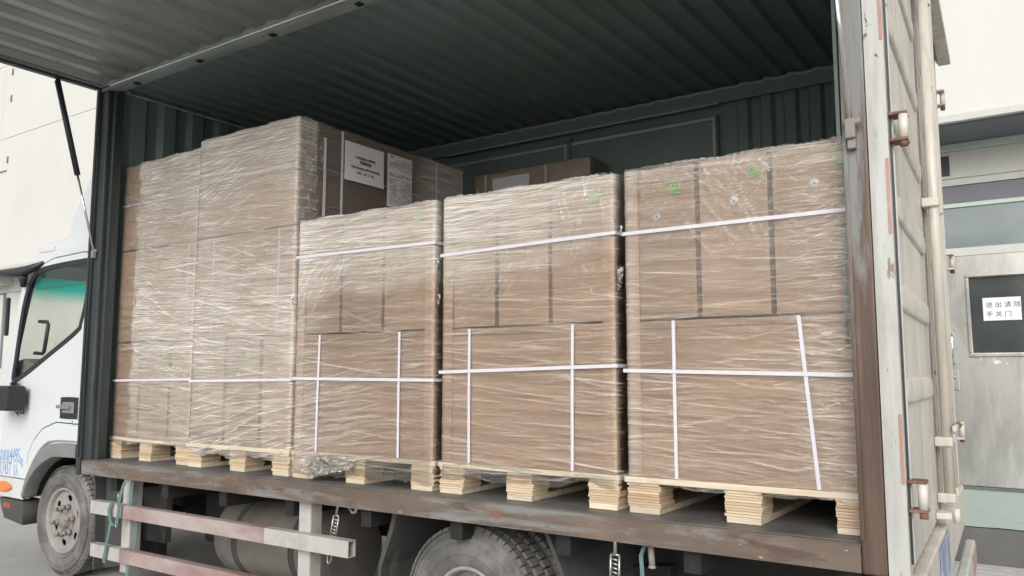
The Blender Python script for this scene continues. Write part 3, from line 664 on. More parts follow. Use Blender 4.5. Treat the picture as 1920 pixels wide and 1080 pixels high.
for (ya, yb, near) in ((Y0, Y0 + .03, True), (Y1 - .03, Y1, False)):
    cs = plate('cab_side', outer, [inset(doorl, -.006)], ya, yb, 'cab', tk, .004)
    if near: pass
    dl = plate('cab_door', doorl, [winS], ya - .002 if near else ya, yb - .002 if near else yb + .002, 'cab', tk, .005)
    plate('window_seal', inset(winS, -.004), [inset(winS, .030)], ya - .006 if near else yb - .002, ya + .012 if near else yb + .006, 'plastic', dl, .002)
    plate('window_glass', inset(winS, .028), [], ya + .004, ya + .008, 'glass', dl)
    if near: near_door = dl; near_side = cs
# roof, front and rear of the cab
def strip(pts, y0, y1, th=.02):
    m_ = MB(); n = len(pts)
    m_.add([(x, y0, z) for x, z in pts] + [(x, y1, z) for x, z in pts], [(i, i + 1, n + i + 1, n + i) for i in range(n - 1)]); return m_
rp = smooth_poly(roofl, 5, False)
iw0 = min(range(len(rp)), key=lambda i: abs(rp[i][1] - 1.97) + (0 if rp[i][0] < -5.8 else 9)); iw1 = min(range(len(rp)), key=lambda i: abs(rp[i][1] - 1.30))
strip(rp[:iw0 + 1], Y0 + .031, Y1 - .031).build('cab_roof', 'cab', tk)
strip(rp[iw1:], Y0 + .031, Y1 - .031).build('cab_front', 'cab', tk)
strip(rp[iw0:iw1 + 1], Y0 + .08, Y1 - .08).build('windscreen', 'screen', tk)
strip(rp[iw0:iw1 + 1], Y0 + .031, Y0 + .079).build('windscreen_pillar', 'plastic', tk)
strip(rp[iw0:iw1 + 1], Y1 - .079, Y1 - .031).build('windscreen_pillar', 'plastic', tk)
MB().box(-4.995, -4.982, Y0 + .031, Y1 - .031, .82, 2.105).build('cab_rear', 'cab', tk)
MB().box(-5.90, -5.0, Y0 + .04, Y1 - .04, .80, .86).build('cab_floor', 'dash', tk)
MB().box(-5.85, -5.0, Y0 + .04, Y1 - .04, 2.055, 2.075).build('headliner', 'dash', tk)
MB().prism([(-6.15, .9), (-5.80, .9), (-5.78, 1.25), (-5.86, 1.36), (-6.0, 1.40), (-6.12, 1.38)], 'y', Y0 + .05, Y1 - .05).build('dashboard', 'dash', tk)
m_ = MB(); cx, cy, cz = -5.68, .58, 1.33
ringp = [(cx + .19 * math.sin(t) * .55, cy + .19 * math.cos(t), cz + .19 * math.sin(t) * .83) for t in [2 * math.pi * k / 28 for k in range(29)]]
m_.tube(ringp, .014, 8, False).tube([(cx, cy, cz), (cx - .18, cy, cz - .2)], .03, 8)
for t in (0.2, math.pi - .2, 1.5 * math.pi): m_.tube([(cx, cy, cz), (cx + .18 * math.sin(t) * .55, cy + .18 * math.cos(t), cz + .18 * math.sin(t) * .83)], .012, 6)
m_.build('steering_wheel', 'plastic', tk)
MB().prism([(-5.42, .90), (-5.02, .90), (-5.02, 1.52), (-5.08, 1.55), (-5.17, 1.10), (-5.42, 1.05)], 'y', .36, .82).build('seat', 'dash', tk)
MB().tube([(-5.93, Y0 + .10, 1.66), (-5.86, Y0 + .12, 1.655), (-5.845, Y0 + .12, 1.63), (-5.88, Y0 + .12, 1.45), (-5.90, Y0 + .12, 1.435), (-5.97, Y0 + .10, 1.44)], .013, 8).build('grab_handle', 'plastic', tk)
# roof wind deflector
dp = [(-5.93, 2.04), (-5.90, 2.165), (-5.78, 2.195), (-5.53, 2.205), (-5.50, 2.24), (-5.45, 2.34), (-5.41, 2.405), (-5.35, 2.47), (-5.27, 2.57), (-5.12, 2.74), (-5.02, 2.80), (-5.0, 2.80), (-5.0, 2.125), (-5.56, 2.125), (-5.8, 2.09)]
plate('wind_deflector', dp, [], Y0 + .05, Y1 - .05, 'cab', tk, .012, 2)
MB().box(-5.86, -5.66, Y0 + .044, Y0 + .0495, 2.135, 2.165).build('deflector_vent', 'cabdirty', tk)
# feature line, flare and trim round the wheel arch
flare_o = [(-5.065, .965), (-5.36, .962), (-5.52, .905), (-5.64, .81), (-5.715, .72), (-5.775, .60)]
flare_i = [(-5.73, .60), (-5.63, .74), (-5.53, .825), (-5.40, .865), (-5.065, .872)]
plate('arch_flare', smooth_poly(flare_o, 5, False) + smooth_poly(flare_i, 5, False), [], Y0 - .026, Y0 - .002, 'cab', near_side, .010, 2)
trim_o = [(-4.99, .855), (-5.36, .852), (-5.52, .812), (-5.63, .72), (-5.71, .60), (-5.755, .50)]
trim_i = [(-5.735, .48), (-5.69, .57), (-5.62, .645), (-5.54, .70), (-5.44, .745), (-5.34, .768), (-4.99, .775)]
plate('arch_trim', smooth_poly(trim_o, 5, False) + smooth_poly(trim_i, 5, False), [], Y0 - .036, Y0 + .06, 'archgrey', near_side, .006)
MB().box(-5.09, -4.99, Y0 - .040, Y0 - .0365, .772, .858).build('trim_end', 'plastic', near_side)
MB().prism([(-5.75, .48), (-5.69, .58), (-5.56, .71), (-5.4, .78), (-5.1, .80), (-4.99, .80), (-4.99, .81), (-5.1, .812), (-5.42, .795), (-5.58, .72), (-5.71, .585), (-5.77, .48)], 'y', Y0 + .061, .72).build('wheel_well', 'chassis', tk)
# lower corner of the cab with indicator lamp, and black step
plate('bumper_corner', [(-6.38, .47), (-5.765, .465), (-5.725, .585), (-5.80, .594), (-6.38, .594)], [], Y0 - .018, Y0 - .002, 'cabdirty', near_side, .006, 2)
lm = smooth_poly([(-6.125, .540), (-6.06, .568), (-5.97, .565), (-5.905, .535), (-5.96, .508), (-6.06, .503)], 5)
plate('indicator_lamp', lm, [], Y0 - .034, Y0 - .0185, 'amber', near_side, .006, 2)
plate('step', [(-6.10, .455), (-5.775, .448), (-5.76, .30), (-6.02, .325), (-6.07, .40)], [], Y0 - .01, Y0 + .14, 'flap', tk, .006)
MB().box(-6.035, -5.93, Y0 - .013, Y0 - .0105, .395, .43).build('step_reflector', 'redlamp', tk)
# handle, keyhole, badge, painted load figures
hb = plate('door_handle', smooth_poly([(-5.365, 1.13), (-5.35, 1.145), (-5.17, 1.145), (-5.155, 1.13), (-5.155, 1.025), (-5.17, 1.01), (-5.35, 1.01), (-5.365, 1.025)], 3), [], Y0 - .008, Y0 - .0025, 'plastic', near_door, .002)
MB().box(-5.375, -5.22, Y0 - .034, Y0 - .014, 1.072, 1.098, .007).build('handle_bar', 'chrome', hb)
MB().box(-5.33, -5.19, Y0 - .0135, Y0 - .0085, 1.045, 1.115, .002).build('handle_cup', 'dash', hb)
MB().tube([(-5.20, Y0 - .002, .985), (-5.20, Y0 - .008, .985)], .013, 14).build('keyhole', 'chrome', near_door)
lettering('badge', 'QL', .085, (-5.975, Y0 - .0026, 1.025), (1, 0, 0), (0, 0, 1), 'chassis', near_door, depth=.002)
lettering('badge', '6', .055, (-5.865, Y0 - .0026, 1.025), (1, 0, 0), (0, 0, 1), 'chassis', near_door, depth=.002)
for tx, sz, x_, z_, xs_ in (('总质量', .085, -6.150, .708, .56), ('4495', .135, -6.005, .700, .52), ('kg', .085, -5.860, .690, .56), ('0.745T', .125, -6.150, .612, .50), ('3人', .10, -5.945, .612, .50)):
    lettering('lettering', tx, sz, (x_, Y0 - .0026, z_), (1, 0, 0), (0, 0, 1), 'blueink', near_door, xscale=xs_)
# mirror arm by the windscreen and lower mirror body
MB().tube([(-5.71, Y0 - .004, 2.045), (-5.83, Y0 - .02, 2.015), (-5.88, Y0 - .06, 1.985), (-6.0, Y0 - .08, 1.985), (-6.12, Y0 - .09, 1.995)], [.014, .028, .032, .020, .016], 10).tube([(-5.88, Y0 - .05, 1.97), (-5.93, Y0 - .02, 1.90)], [.03, .02], 10).build('mirror_arm', 'plastic', tk)
MB().box(-6.02, -5.76, Y0 - .16, Y0 - .03, 1.05, 1.215, .02).build('mirror_housing', 'plastic', tk)
MB().tube([(-6.10, Y0 + .02, 1.22), (-5.90, Y0 - .05, 1.24)], .014, 8).build('mirror_arm', 'plastic', tk)
MB().box(-6.155, -6.13, Y0 - .03, Y0 - .003, 1.56, 1.83, .008).build('deflector_strip', 'plastic', tk)

# green webbing strap hung over the side guard: a thing of its own
ws = MB()
ws.ribbon([(-4.395, .0, .69), (-4.40, -.012, .64), (-4.405, -.02, .58), (-4.41, -.02, .50), (-4.43, -.012, .46), (-4.47, -.012, .445), (-4.50, -.012, .47), (-4.515, -.014, .53), (-4.49, -.012, .575)], (1, .0, .12), .026, .003)
ws.ribbon([(-4.39, .045, .69), (-4.375, .03, .63), (-4.36, .022, .57), (-4.355, .058, .5), (-4.36, .06, .40), (-4.365, .056, .3), (-4.37, .03, .24), (-4.375, .02, .08)], (1, .1, 0), .026, .003)
ws.ribbon([(-4.50, -.010, .46), (-4.515, -.008, .40), (-4.53, -.010, .33), (-4.54, -.014, .27), (-4.54, -.012, .235)], (1, 0, .1), .026, .003)
solid('webbing_strap', ws, 'web', 'faded green webbing strap looped over the red and white side guard', 'strap')

# ------------------------------------------------------------------ cargo: pallets, cartons, straps, edge boards, film
def pallet(x0, x1, y0, depth, where, seed, group='plywood block pallets on the truck floor'):
    rnd = random.Random(seed)
    pt = thing('wooden_pallet', 'pale wooden pallet ' + where, 'pallet', ((x0 + x1) / 2, y0 + depth / 2, BED + .001), group)
    z0 = BED + .001; w = .125; bh0, bh1 = z0 + .022, z0 + .107
    cx = [x0 + w / 2 + .004, (x0 + x1) / 2 + rnd.uniform(-.03, .02), x1 - w / 2 - .004]
    for c in cx:
        j = rnd.uniform(-.006, .006)
        MB().box(c - w / 2 + j + .004, c + w / 2 + j - .004, y0 + .004, y0 + depth - .004, z0, z0 + .0215, .002, tone=.9).build('runner', 'pine', pt)
        for yb in (y0, y0 + depth / 2 - w / 2, y0 + depth - w):
            m_ = MB(); k = 9; hh = (bh1 - bh0) / k
            for i in range(k):
                o = [rnd.uniform(-.004, .004) for _ in range(4)]
                m_.box(c - w / 2 + o[0], c + w / 2 + o[1], yb + o[2] + .005, yb + w + o[3], bh0 + i * hh + .0004, bh0 + (i + 1) * hh - .0007, tone=rnd.random() ** .8)
            m_.build('block', 'ply', pt, True)
    nb = 6; pitch = depth / nb
    for i in range(nb):
        ya = y0 + i * pitch + rnd.uniform(-.003, .003)
        MB().box(x0 - rnd.uniform(0, .006), x1 + rnd.uniform(0, .006), ya, ya + pitch * (.80 if i else .86), bh1 + .0005, z0 + .128, .002).build('deck_board', 'pine', pt)
    return pt
ZD = BED + .13
def carton(x0, x1, y0, y1, z0, z1, label, seed, group=None, b=.006):
    """cardboard box with slightly bulging sides"""
    rnd = random.Random(seed); bm = bmesh.new(); bmesh.ops.create_cube(bm, size=1)
    bmesh.ops.subdivide_edges(bm, edges=bm.edges[:], cuts=3, use_grid_fill=True)
    c = Vector(((x0 + x1) / 2, (y0 + y1) / 2, z0)); s = Vector((x1 - x0, y1 - y0, z1 - z0)); bul = rnd.uniform(.0015, .004)
    for v in bm.verts:
        q = v.co.copy(); k = (1 - (2 * q.x) ** 2, 1 - (2 * q.y) ** 2, 1 - (2 * q.z) ** 2)
        v.co = Vector((q.x * s.x, q.y * s.y, (q.z + .5) * s.z))
        if abs(q.y) > .499: v.co.y += math.copysign(bul * k[0] * k[2], q.y)
        if abs(q.x) > .499: v.co.x += math.copysign(bul * .5 * k[1] * k[2], q.x)
    bmesh.ops.recalc_face_normals(bm, faces=bm.faces[:])
    me = bpy.data.meshes.new('carton'); bm.to_mesh(me); bm.free(); me.materials.append(M['card'])
    md = link('carton', me); md.location = c; md['_o'] = tuple(float(t) for t in c)
    return tag(md, label, 'carton', group)
def vstrap(par, x, y, z0, z1, x2=None, w=.0125, o=.0045):
    x2 = x if x2 is None else x2
    MB().ribbon([(x2, y - o, z0), (x * .5 + x2 * .5, y - o - .0015, z0 * .5 + z1 * .5), (x, y - o, z1)], (1, 0, 0), w, .0012).build('strap', 'strap', par)
def vstrap_side(par, x, y, z0, z1, w=.013):
    MB().ribbon([(x + .0165, y, z0), (x + .0180, y, (z0 + z1) / 2), (x + .0165, y, z1)], (0, 1, 0), w, .0012).build('strap', 'strap', par)
def hoop(x0, x1, y0, y1, z, where, zr=None, w=.0135, sag=0, group='white straps round the loads', o=.0058):
    """horizontal band round a load"""
    zr = z if zr is None else zr
    m_ = MB(); n = 8
    fpts = [(x0 - o + (x1 - x0 + 2 * o) * i / n, y0 - o - .0010 * math.sin(math.pi * i / n), z + (zr - z) * i / n - sag * math.sin(math.pi * i / n)) for i in range(n + 1)]
    def band(pts):
        V = []; F = []
        for p_ in pts: V += [(p_[0], p_[1], p_[2] - w / 2), (p_[0], p_[1], p_[2] + w / 2)]
        for i in range(len(pts) - 1): F.append((2 * i, 2 * i + 2, 2 * i + 3, 2 * i + 1))
        return V, F
    loop = [(x0 - o, y1, z), (x0 - o, y0 + .01, z)] + fpts + [(x1 + o, y0 + .01, zr), (x1 + o, y1, zr)]
    V, F = band(loop); m_.add(V, F)
    # thickness
    nv = len(V); V2 = []
    for (a, b_, c_) in V:
        dx = .0012 if a <= x0 else (-.0012 if a >= x1 else 0); dy = .0012 if b_ <= y0 else 0
        V2.append((a + dx, b_ + dy, c_))
    m_.add(V2, [tuple(reversed(f)) for f in F])
    return solid('packing_strap', m_, 'strap', 'white strap ' + where, 'strap', group)
def edge_board(x, y, z0, z1, sx, where):
    """L-shaped kraft corner board standing on a load's front edge"""
    w, t = .048, .0035
    a = x - sx * .002 ; o = .0008
    # the L opens towards the load
    P = [(a + sx * o, y - o), (a + sx * o, y + w), (a + sx * (o + t), y + w), (a + sx * (o + t), y - o - t), (a - sx * w, y - o - t), (a - sx * w, y - o)]
    m_ = MB().prism(P, 'z', z0 + .001, z1 - .004)
    return solid('edge_board', m_, 'card2', 'cardboard edge board ' + where, 'edge board', 'edge boards on the load corners')

def film(name, x0, x1, y0, depth, z0, z1, seed, label, strokes, haze, base=.008, side_depth=None, right_haze=None, ripple=.0012, tails=(), press=(), glint=.52):
    """stretch film wound round a load: a sheet that follows the load and is raised into real folds"""
    rs = np.random.RandomState(seed); du, dv = .0064, .0025
    yb = y0 + depth; rr = .014
    # path in plan: left side (back to front), rounded corner, front, rounded corner, right side
    P = []; Nn = []; S = []
    def put(x, y, nx, ny): P.append((x, y)); Nn.append((nx, ny))
    for y in np.linspace(min(yb, y0 + .5), y0 + rr, 26): put(x0, y, -1, 0)
    for a in np.linspace(0, math.pi / 2, 5)[1:-1]: put(x0 + rr - rr * math.cos(a), y0 + rr - rr * math.sin(a), -math.cos(a), -math.sin(a))
    nf = int((x1 - x0 - 2 * rr) / du)
    for x in np.linspace(x0 + rr, x1 - rr, nf): put(x, y0, 0, -1)
    for a in np.linspace(0, math.pi / 2, 5)[1:-1]: put(x1 - rr + rr * math.sin(a), y0 + rr - rr * math.cos(a), math.sin(a), -math.cos(a))
    for y in np.concatenate([np.arange(y0 + rr, min(y0 + .3, yb), .011), np.arange(min(y0 + .3, yb), yb, .022)]): put(x1, y, 1, 0)
    P = np.array(P); Nn = np.array(Nn); S = np.concatenate([[0], np.cumsum(np.hypot(*np.diff(P, axis=0).T))])
    s_front = S[np.argmin(np.abs(P[:, 0] - (x0 + rr)) + np.abs(P[:, 1] - y0))]
    u = S - s_front + rr                       # metres right of the front left corner
    W = x1 - x0
    zz = np.arange(z0, z1, dv); nz = len(zz); nu = len(u)
    H = np.zeros((nz, nu)); K = np.zeros((nz, nu))
    UU, ZZ = np.meshgrid(u, zz)
    for (cnt, ua, ub, za, zb, am, asd, l0, l1, a0, a1, sg) in strokes:
        for _ in range(cnt):
            cu_, cz_ = rs.uniform(ua, ub), rs.uniform(za, zb); an = math.radians(rs.normal(am, asd)); L = rs.uniform(l0, l1) * (.5 + rs.rand()); A = rs.uniform(a0, a1); sig = sg * rs.uniform(.33, .62)
            ca, sa = math.cos(an), math.sin(an); ru = abs(ca) * L / 2 + 3 * sig; rz = abs(sa) * L / 2 + 3 * sig + .01
            i0, i1 = np.searchsorted(u, [cu_ - ru, cu_ + ru]); j0, j1 = np.searchsorted(zz, [cz_ - rz, cz_ + rz])
            if i1 <= i0 or j1 <= j0: continue
            du_ = UU[j0:j1, i0:i1] - cu_; dz_ = ZZ[j0:j1, i0:i1] - cz_
            t = (du_ * ca + dz_ * sa) / (L / 2); bend = rs.uniform(-.004, .004)
            q = (-du_ * sa + dz_ * ca) + bend * (t * t - .5)
            e = np.clip(1 - t * t, 0, 1) ** .7 * np.exp(-.5 * (q / sig) ** 2)
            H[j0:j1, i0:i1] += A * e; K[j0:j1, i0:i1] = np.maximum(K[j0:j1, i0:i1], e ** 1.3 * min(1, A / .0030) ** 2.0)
    # slow tension ripples
    for _ in range(14):
        kz, ku = rs.uniform(25, 120), rs.uniform(-9, 9); H += ripple * .35 * np.sin(kz * ZZ + ku * UU + rs.uniform(0, 7))
    H = np.clip(H, -.002, .012)
    for (kind_, a_, b_, c_, d_) in press:
        if kind_ == 'h': q = ZZ - (a_ + (b_ - a_) * np.clip(UU / W, 0, 1)); lim = 1.
        else: q = UU - (a_ - x0 + (b_ - a_) * np.clip((d_ - ZZ) / (d_ - c_), 0, 1)); lim = ((ZZ > c_ - .02) & (ZZ < d_ + .01)).astype(float)
        H *= 1 - .93 * lim * np.exp(-(q / .013) ** 4)
    corner = np.minimum(np.abs(u), np.abs(u - W)); H *= np.clip(corner / .03, .25, 1)[None, :]
    base_h = haze(UU, ZZ, W)
    HZ = np.clip(base_h * 1.8 + glint * K * np.clip(.8 + base_h, 0, 1), 0, .9)  # the tallest folds get a glint painted in as extra white
    side = u > W + .02
    HZ[:, side] *= (.45 if right_haze is None else right_haze)
    # uneven lower edge and a top that folds in over the load
    edge = np.cumsum(rs.normal(0, .002, nu)); edge = edge - np.linspace(edge[0], edge[-1], nu); edge += .006 * np.sin(u * 23 + seed)
    X = P[None, :, 0] + Nn[None, :, 0] * (base + H); Y = P[None, :, 1] + Nn[None, :, 1] * (base + H); Z = ZZ.copy()
    low = np.clip(1 - (ZZ - z0) / .05, 0, 1); Z = Z + low * np.clip(edge, -.02, .02)[None, :]
    rowsX, rowsY, rowsZ, rowsH = [X], [Y], [Z], [HZ]
    for k_, (ins, up) in enumerate(((.004, .004), (.014, .0085), (.03, .011), (.06, .0115), (.10, .012))):
        j = rs.normal(0, .0022, nu) + .004 * np.sin(u * 21 + seed * 3 + k_)
        rowsX.append((P[:, 0] + Nn[:, 0] * (base - ins))[None, :]); rowsY.append((P[:, 1] + Nn[:, 1] * (base - ins))[None, :]); rowsZ.append((z1 + up + j)[None, :]); rowsH.append(np.clip(HZ[-1:] + .15, 0, .9))
    X = np.concatenate(rowsX); Y = np.concatenate(rowsY); Z = np.concatenate(rowsZ); HZ = np.concatenate(rowsH)
    nr = X.shape[0]; o = np.array([(x0 + x1) / 2, y0 + depth / 2, z0])
    co = np.stack([X - o[0], Y - o[1], Z - o[2]], -1).reshape(-1, 3)
    idx = np.arange(nr * nu).reshape(nr, nu); q = np.stack([idx[:-1, :-1], idx[:-1, 1:], idx[1:, 1:], idx[1:, :-1]], -1).reshape(-1, 4)
    me = bpy.data.meshes.new(name); me.vertices.add(len(co)); me.vertices.foreach_set('co', co.ravel().astype(np.float32))
    me.loops.add(q.size); me.loops.foreach_set('vertex_index', q.ravel().astype(np.int32)); me.polygons.add(len(q))
    me.polygons.foreach_set('loop_start', np.arange(0, q.size, 4, dtype=np.int32)); me.polygons.foreach_set('loop_total', np.full(len(q), 4, np.int32))
    me.polygons.foreach_set('use_smooth', np.ones(len(q), bool)); me.update(calc_edges=True)
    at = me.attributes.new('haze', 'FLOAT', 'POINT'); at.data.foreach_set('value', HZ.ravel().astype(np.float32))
    me.materials.append(M['film'])
    ob = link(name, me); ob.location = o; ob['_o'] = tuple(float(t) for t in o)
    tag(ob, label, 'stretch film', 'clear film wrapped round the loads')
    for (tx, ty, tz, sc_, sd_) in tails: film_tail(ob, tx, ty, tz, sc_, sd_)
    return ob
def film_tail(par, x, y, z, s, seed):
    """a loose crumpled end of film"""
    rnd = random.Random(seed); n = 12; V = []; F = []
    for i in range(n + 1):
        for j in range(7):
            t = i / n; a = (j - 3) / 3
            V.append((x + s * (.10 * a * (1 - .7 * t) + .07 * rnd.uniform(-1, 1)), y - s * (.10 + .15 * t + .14 * rnd.uniform(-1, 1)), z - s * (t * .9 + .08 * rnd.uniform(-1, 1))))
    for i in range(n):
        for j in range(6): F.append((i * 7 + j, i * 7 + j + 1, i * 7 + 8 + j, i * 7 + 7 + j))
    m_ = MB(); m_.add(V, F, 0, True); o = m_.build('film_tail', 'film', par, recalc=False)
    a = o.data.attributes.new('haze', 'FLOAT', 'POINT'); a.data.foreach_set('value', [rnd.uniform(.1, .5) for _ in V])
    return o
def green_label(par, x, y, z, txt=True, s=.04):
    g_ = MB().box(x - s / 2, x + s / 2, y - .0042, y - .0034, z - s / 2, z + s / 2).build('green_sticker', 'green', par)
    if txt:
        lettering('lettering', '205', .016, (x - .013, y - .0043, z + .004), (1, 0, 0), (0, 0, 1), 'ink', g_)
        lettering('lettering', '2324', .016, (x - .017, y - .0043, z - .013), (1, 0, 0), (0, 0, 1), 'ink', g_)
def round_label(par, x, y, z, r=.017):
    d_ = MB().tube([(x, y - .0034, z), (x, y - .0042, z)], r, 22).build('round_sticker', 'disc', par)
    MB().tube([(x + .002, y - .00425, z), (x + .002, y - .0048, z)], r * .25, 10).build('sticker_dot', 'inkgrey', d_)

YF = .12; DEP = 1.20
T1, T2, T3 = 1.478, 2.045, 2.60
def low_load(x0, x1, gaps, where, who, seed, vst, zh1, zh2, strokes, haze, zfilm, tails=(), greens=(), rounds=()):
    pallet(x0 - .012, x1 + .012, YF - .012, DEP + .02, 'under the ' + who, seed)
    lo = carton(x0, x1, YF, YF + DEP, ZD, T1, 'large lower carton of the ' + who, seed)
    for (xa, xb) in vst: vstrap(lo, xa, YF, ZD + .002, T1 - .001, xb, o=.0128)
    MB().box(x0 + .05, x1 - .05, YF - .0022, YF - .0010, T1 - .028, T1 - .0255).build('flap_crease', 'tape', lo)
    edges = [x0] + [g for g in gaps] + [x1]; names = ('cab-side', 'middle', 'rear-side'); cs = []
    for i in range(len(edges) - 1):
        a = edges[i] + (.0095 if i else 0); b = edges[i + 1] - (.0095 if i < len(edges) - 2 else 0)
        cs.append(carton(a, b, YF + .006, YF + DEP, T1 + .009, T2 - random.uniform(0, .006), '%s upper carton of the %s' % (names[i], who), seed * 7 + i, 'upper cartons of the low loads'))
    def at(x): return cs[min(sum(1 for g in gaps if x > g), len(cs) - 1)]
    for (x, z, t) in greens: green_label(at(x), x, YF + .004, z, t)
    for (x, z) in rounds: round_label(at(x), x, YF + .004, z)
    hoop(x0, x1, YF - .001, YF + DEP, zh1[0], 'low on the ' + who, zh1[1], o=.0150)
    hoop(x0, x1, YF - .001, YF + DEP, zh2[0], 'high on the ' + who, zh2[1], o=.0132)
    edge_board(x0, YF, ZD, T2, -1, 'left on the ' + who)
    edge_board(x1, YF, ZD, T2, 1, 'right on the ' + who)
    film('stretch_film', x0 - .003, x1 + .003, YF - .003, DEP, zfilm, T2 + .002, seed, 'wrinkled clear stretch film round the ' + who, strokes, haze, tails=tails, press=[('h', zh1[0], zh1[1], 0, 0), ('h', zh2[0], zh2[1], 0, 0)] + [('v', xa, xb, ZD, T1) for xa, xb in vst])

# strokes: count, u0, u1, z0, z1, angle, angle spread, length range, height range, width
def soft(a, b, x): return np.clip((x - a) / (b - a), 0, 1)
def wob(U_, Z_, f=1.): return .5 * np.sin(U_ * 7 * f + 1) + .3 * np.sin(U_ * 17 * f + Z_ * 9) + .2 * np.sin(U_ * 41 * f - Z_ * 23)
def haze3(U_, Z_, W):  # upper bands: piled film layers, with sky sheen painted in as white
    e = 1.66 + .045 * wob(U_, Z_) - .07 * soft(.3, 0, U_)
    return .02 + .12 * soft(e - .01, e + .06, Z_) + .10 * soft(1.74, 1.92, Z_ + .02 * wob(U_, Z_, 2)) + .08 * soft(.25, 0, U_)
def haze4(U_, Z_, W):  # upper band again layers and painted sheen, weaker to the right
    e = 1.60 + .16 * U_ / W + .03 * wob(U_, Z_); s_ = 1 - .55 * soft(0, 1, U_ / W)
    return .02 + s_ * (.14 * soft(e - .02, e + .06, Z_) + .12 * soft(1.72, 1.9, Z_ + .03 * wob(U_, Z_, 2))) + .08 * soft(1.94, 2.04, Z_)
def haze5(U_, Z_, W):
    return .025 + .03 * soft(1.5, 1.7, Z_) + .07 * soft(.06, .03, U_) + .09 * soft(1.96, 2.04, Z_) + .05 * soft(W * .7, W, U_)
def haze12(U_, Z_, W): return .155 + .05 * np.sin(Z_ * 5) + .04 * wob(U_, Z_) + .08 * soft(2.0, 2.5, Z_)  # tall loads: heavier layers, plus reflected brightness put in as milky white
def haze1(U_, Z_, W):
    e = .17 + .012 * np.sin(Z_ * 19) + .008 * np.sin(Z_ * 67); return .03 + soft(e, e + .03, U_) * haze12(U_, Z_, W)
GEN = lambda n, z0, z1, am=0, sp=5, W=.85: [(n // 2, -.1, W + .05, z0, z1, am, sp * .7, .12, .40, .0006, .0026, .0040), (n, -.1, W + .2, z0, z1, am, sp, .03, .10, .0006, .0022, .0032), (n // 14, -.1, W, z0, z1, am, sp, .25, .55, .0014, .0030, .0046)]
W3 = 'low load next to the tall load with papers'
W4 = 'low load in the middle of the row'
W5 = 'low load beside the brown rear pillar'
low_load(-3.135, -2.262, (-2.845, -2.572), '', W3, 3, ((-2.965, -2.975), (-2.452, -2.452)), (1.268, 1.262), (1.868, 1.862),
    GEN(430, .85, 1.6, 2, 6) + [(160, -.05, .5, .9, 1.3, 10, 5, .2, .5, .001, .003, .0045), (240, 0, .87, 1.65, 2.05, 3, 7, .05, .22, .0006, .0018, .0032), (46, 0, .34, 1.62, 1.86, 48, 13, .12, .3, .001, .0028, .0036), (260, .3, .87, 1.6, 1.85, 20, 40, .02, .07, .0006, .0018, .0032)],
    haze3, .825, [(-3.15, .10, 1.67, .05, 1), (-2.24, .12, 1.80, .06, 2)], [(-2.37, 1.978, False)], [(-2.985, 1.89), (-2.71, 1.90)])
low_load(-2.207, -1.385, (-1.932, -1.672), '', W4, 4, ((-2.06, -2.06), (-1.562, -1.568)), (1.296, 1.318), (1.80, 1.818),
    GEN(430, .88, 1.62, -2, 5) + [(300, 0, .83, 1.62, 2.05, 2, 6, .05, .25, .0006, .0018, .0032), (140, .3, .83, 1.6, 1.82, 70, 25, .02, .08, .0008, .002, .0032), (30, .02, .35, 1.58, 1.72, 50, 12, .05, .16, .001, .0028, .0036), (22, .60, .80, 1.70, 2.0, 100, 14, .08, .2, .001, .0026, .0034)],
    haze4, .868, [(-2.215, .10, 1.63, .05, 3)], [(-1.47, 1.968, False)], [(-1.54, 1.88), (-1.81, 1.862)])
low_load(-1.332, -.505, (-1.055, -.795), '', W5, 5, ((-1.148, -1.148), (-.712, -.668)), (1.300, 1.282), (1.808, 1.810),
    GEN(520, .90, 1.75, -2, 6) + [(420, .60, .84, .95, 2.0, 0, 14, .03, .14, .0010, .0030, .0036), (36, .18, .62, 1.72, 2.03, -55, 12, .10, .28, .001, .0030, .0034), (260, .05, .55, 1.75, 2.04, 60, 45, .02, .09, .0008, .0020, .0032), (90, 0, .8, 1.95, 2.04, 85, 15, .02, .06, .001, .002, .0032)],
    haze5, .905, [(-1.345, .10, 1.68, .09, 4), (-1.342, .10, 1.84, .04, 6)], [(-1.135, 1.958, True), (-.85, 1.980, True), (-.565, 1.985, True)], [(-1.21, 1.862), (-.922, 1.885), (-.65, 1.912)])

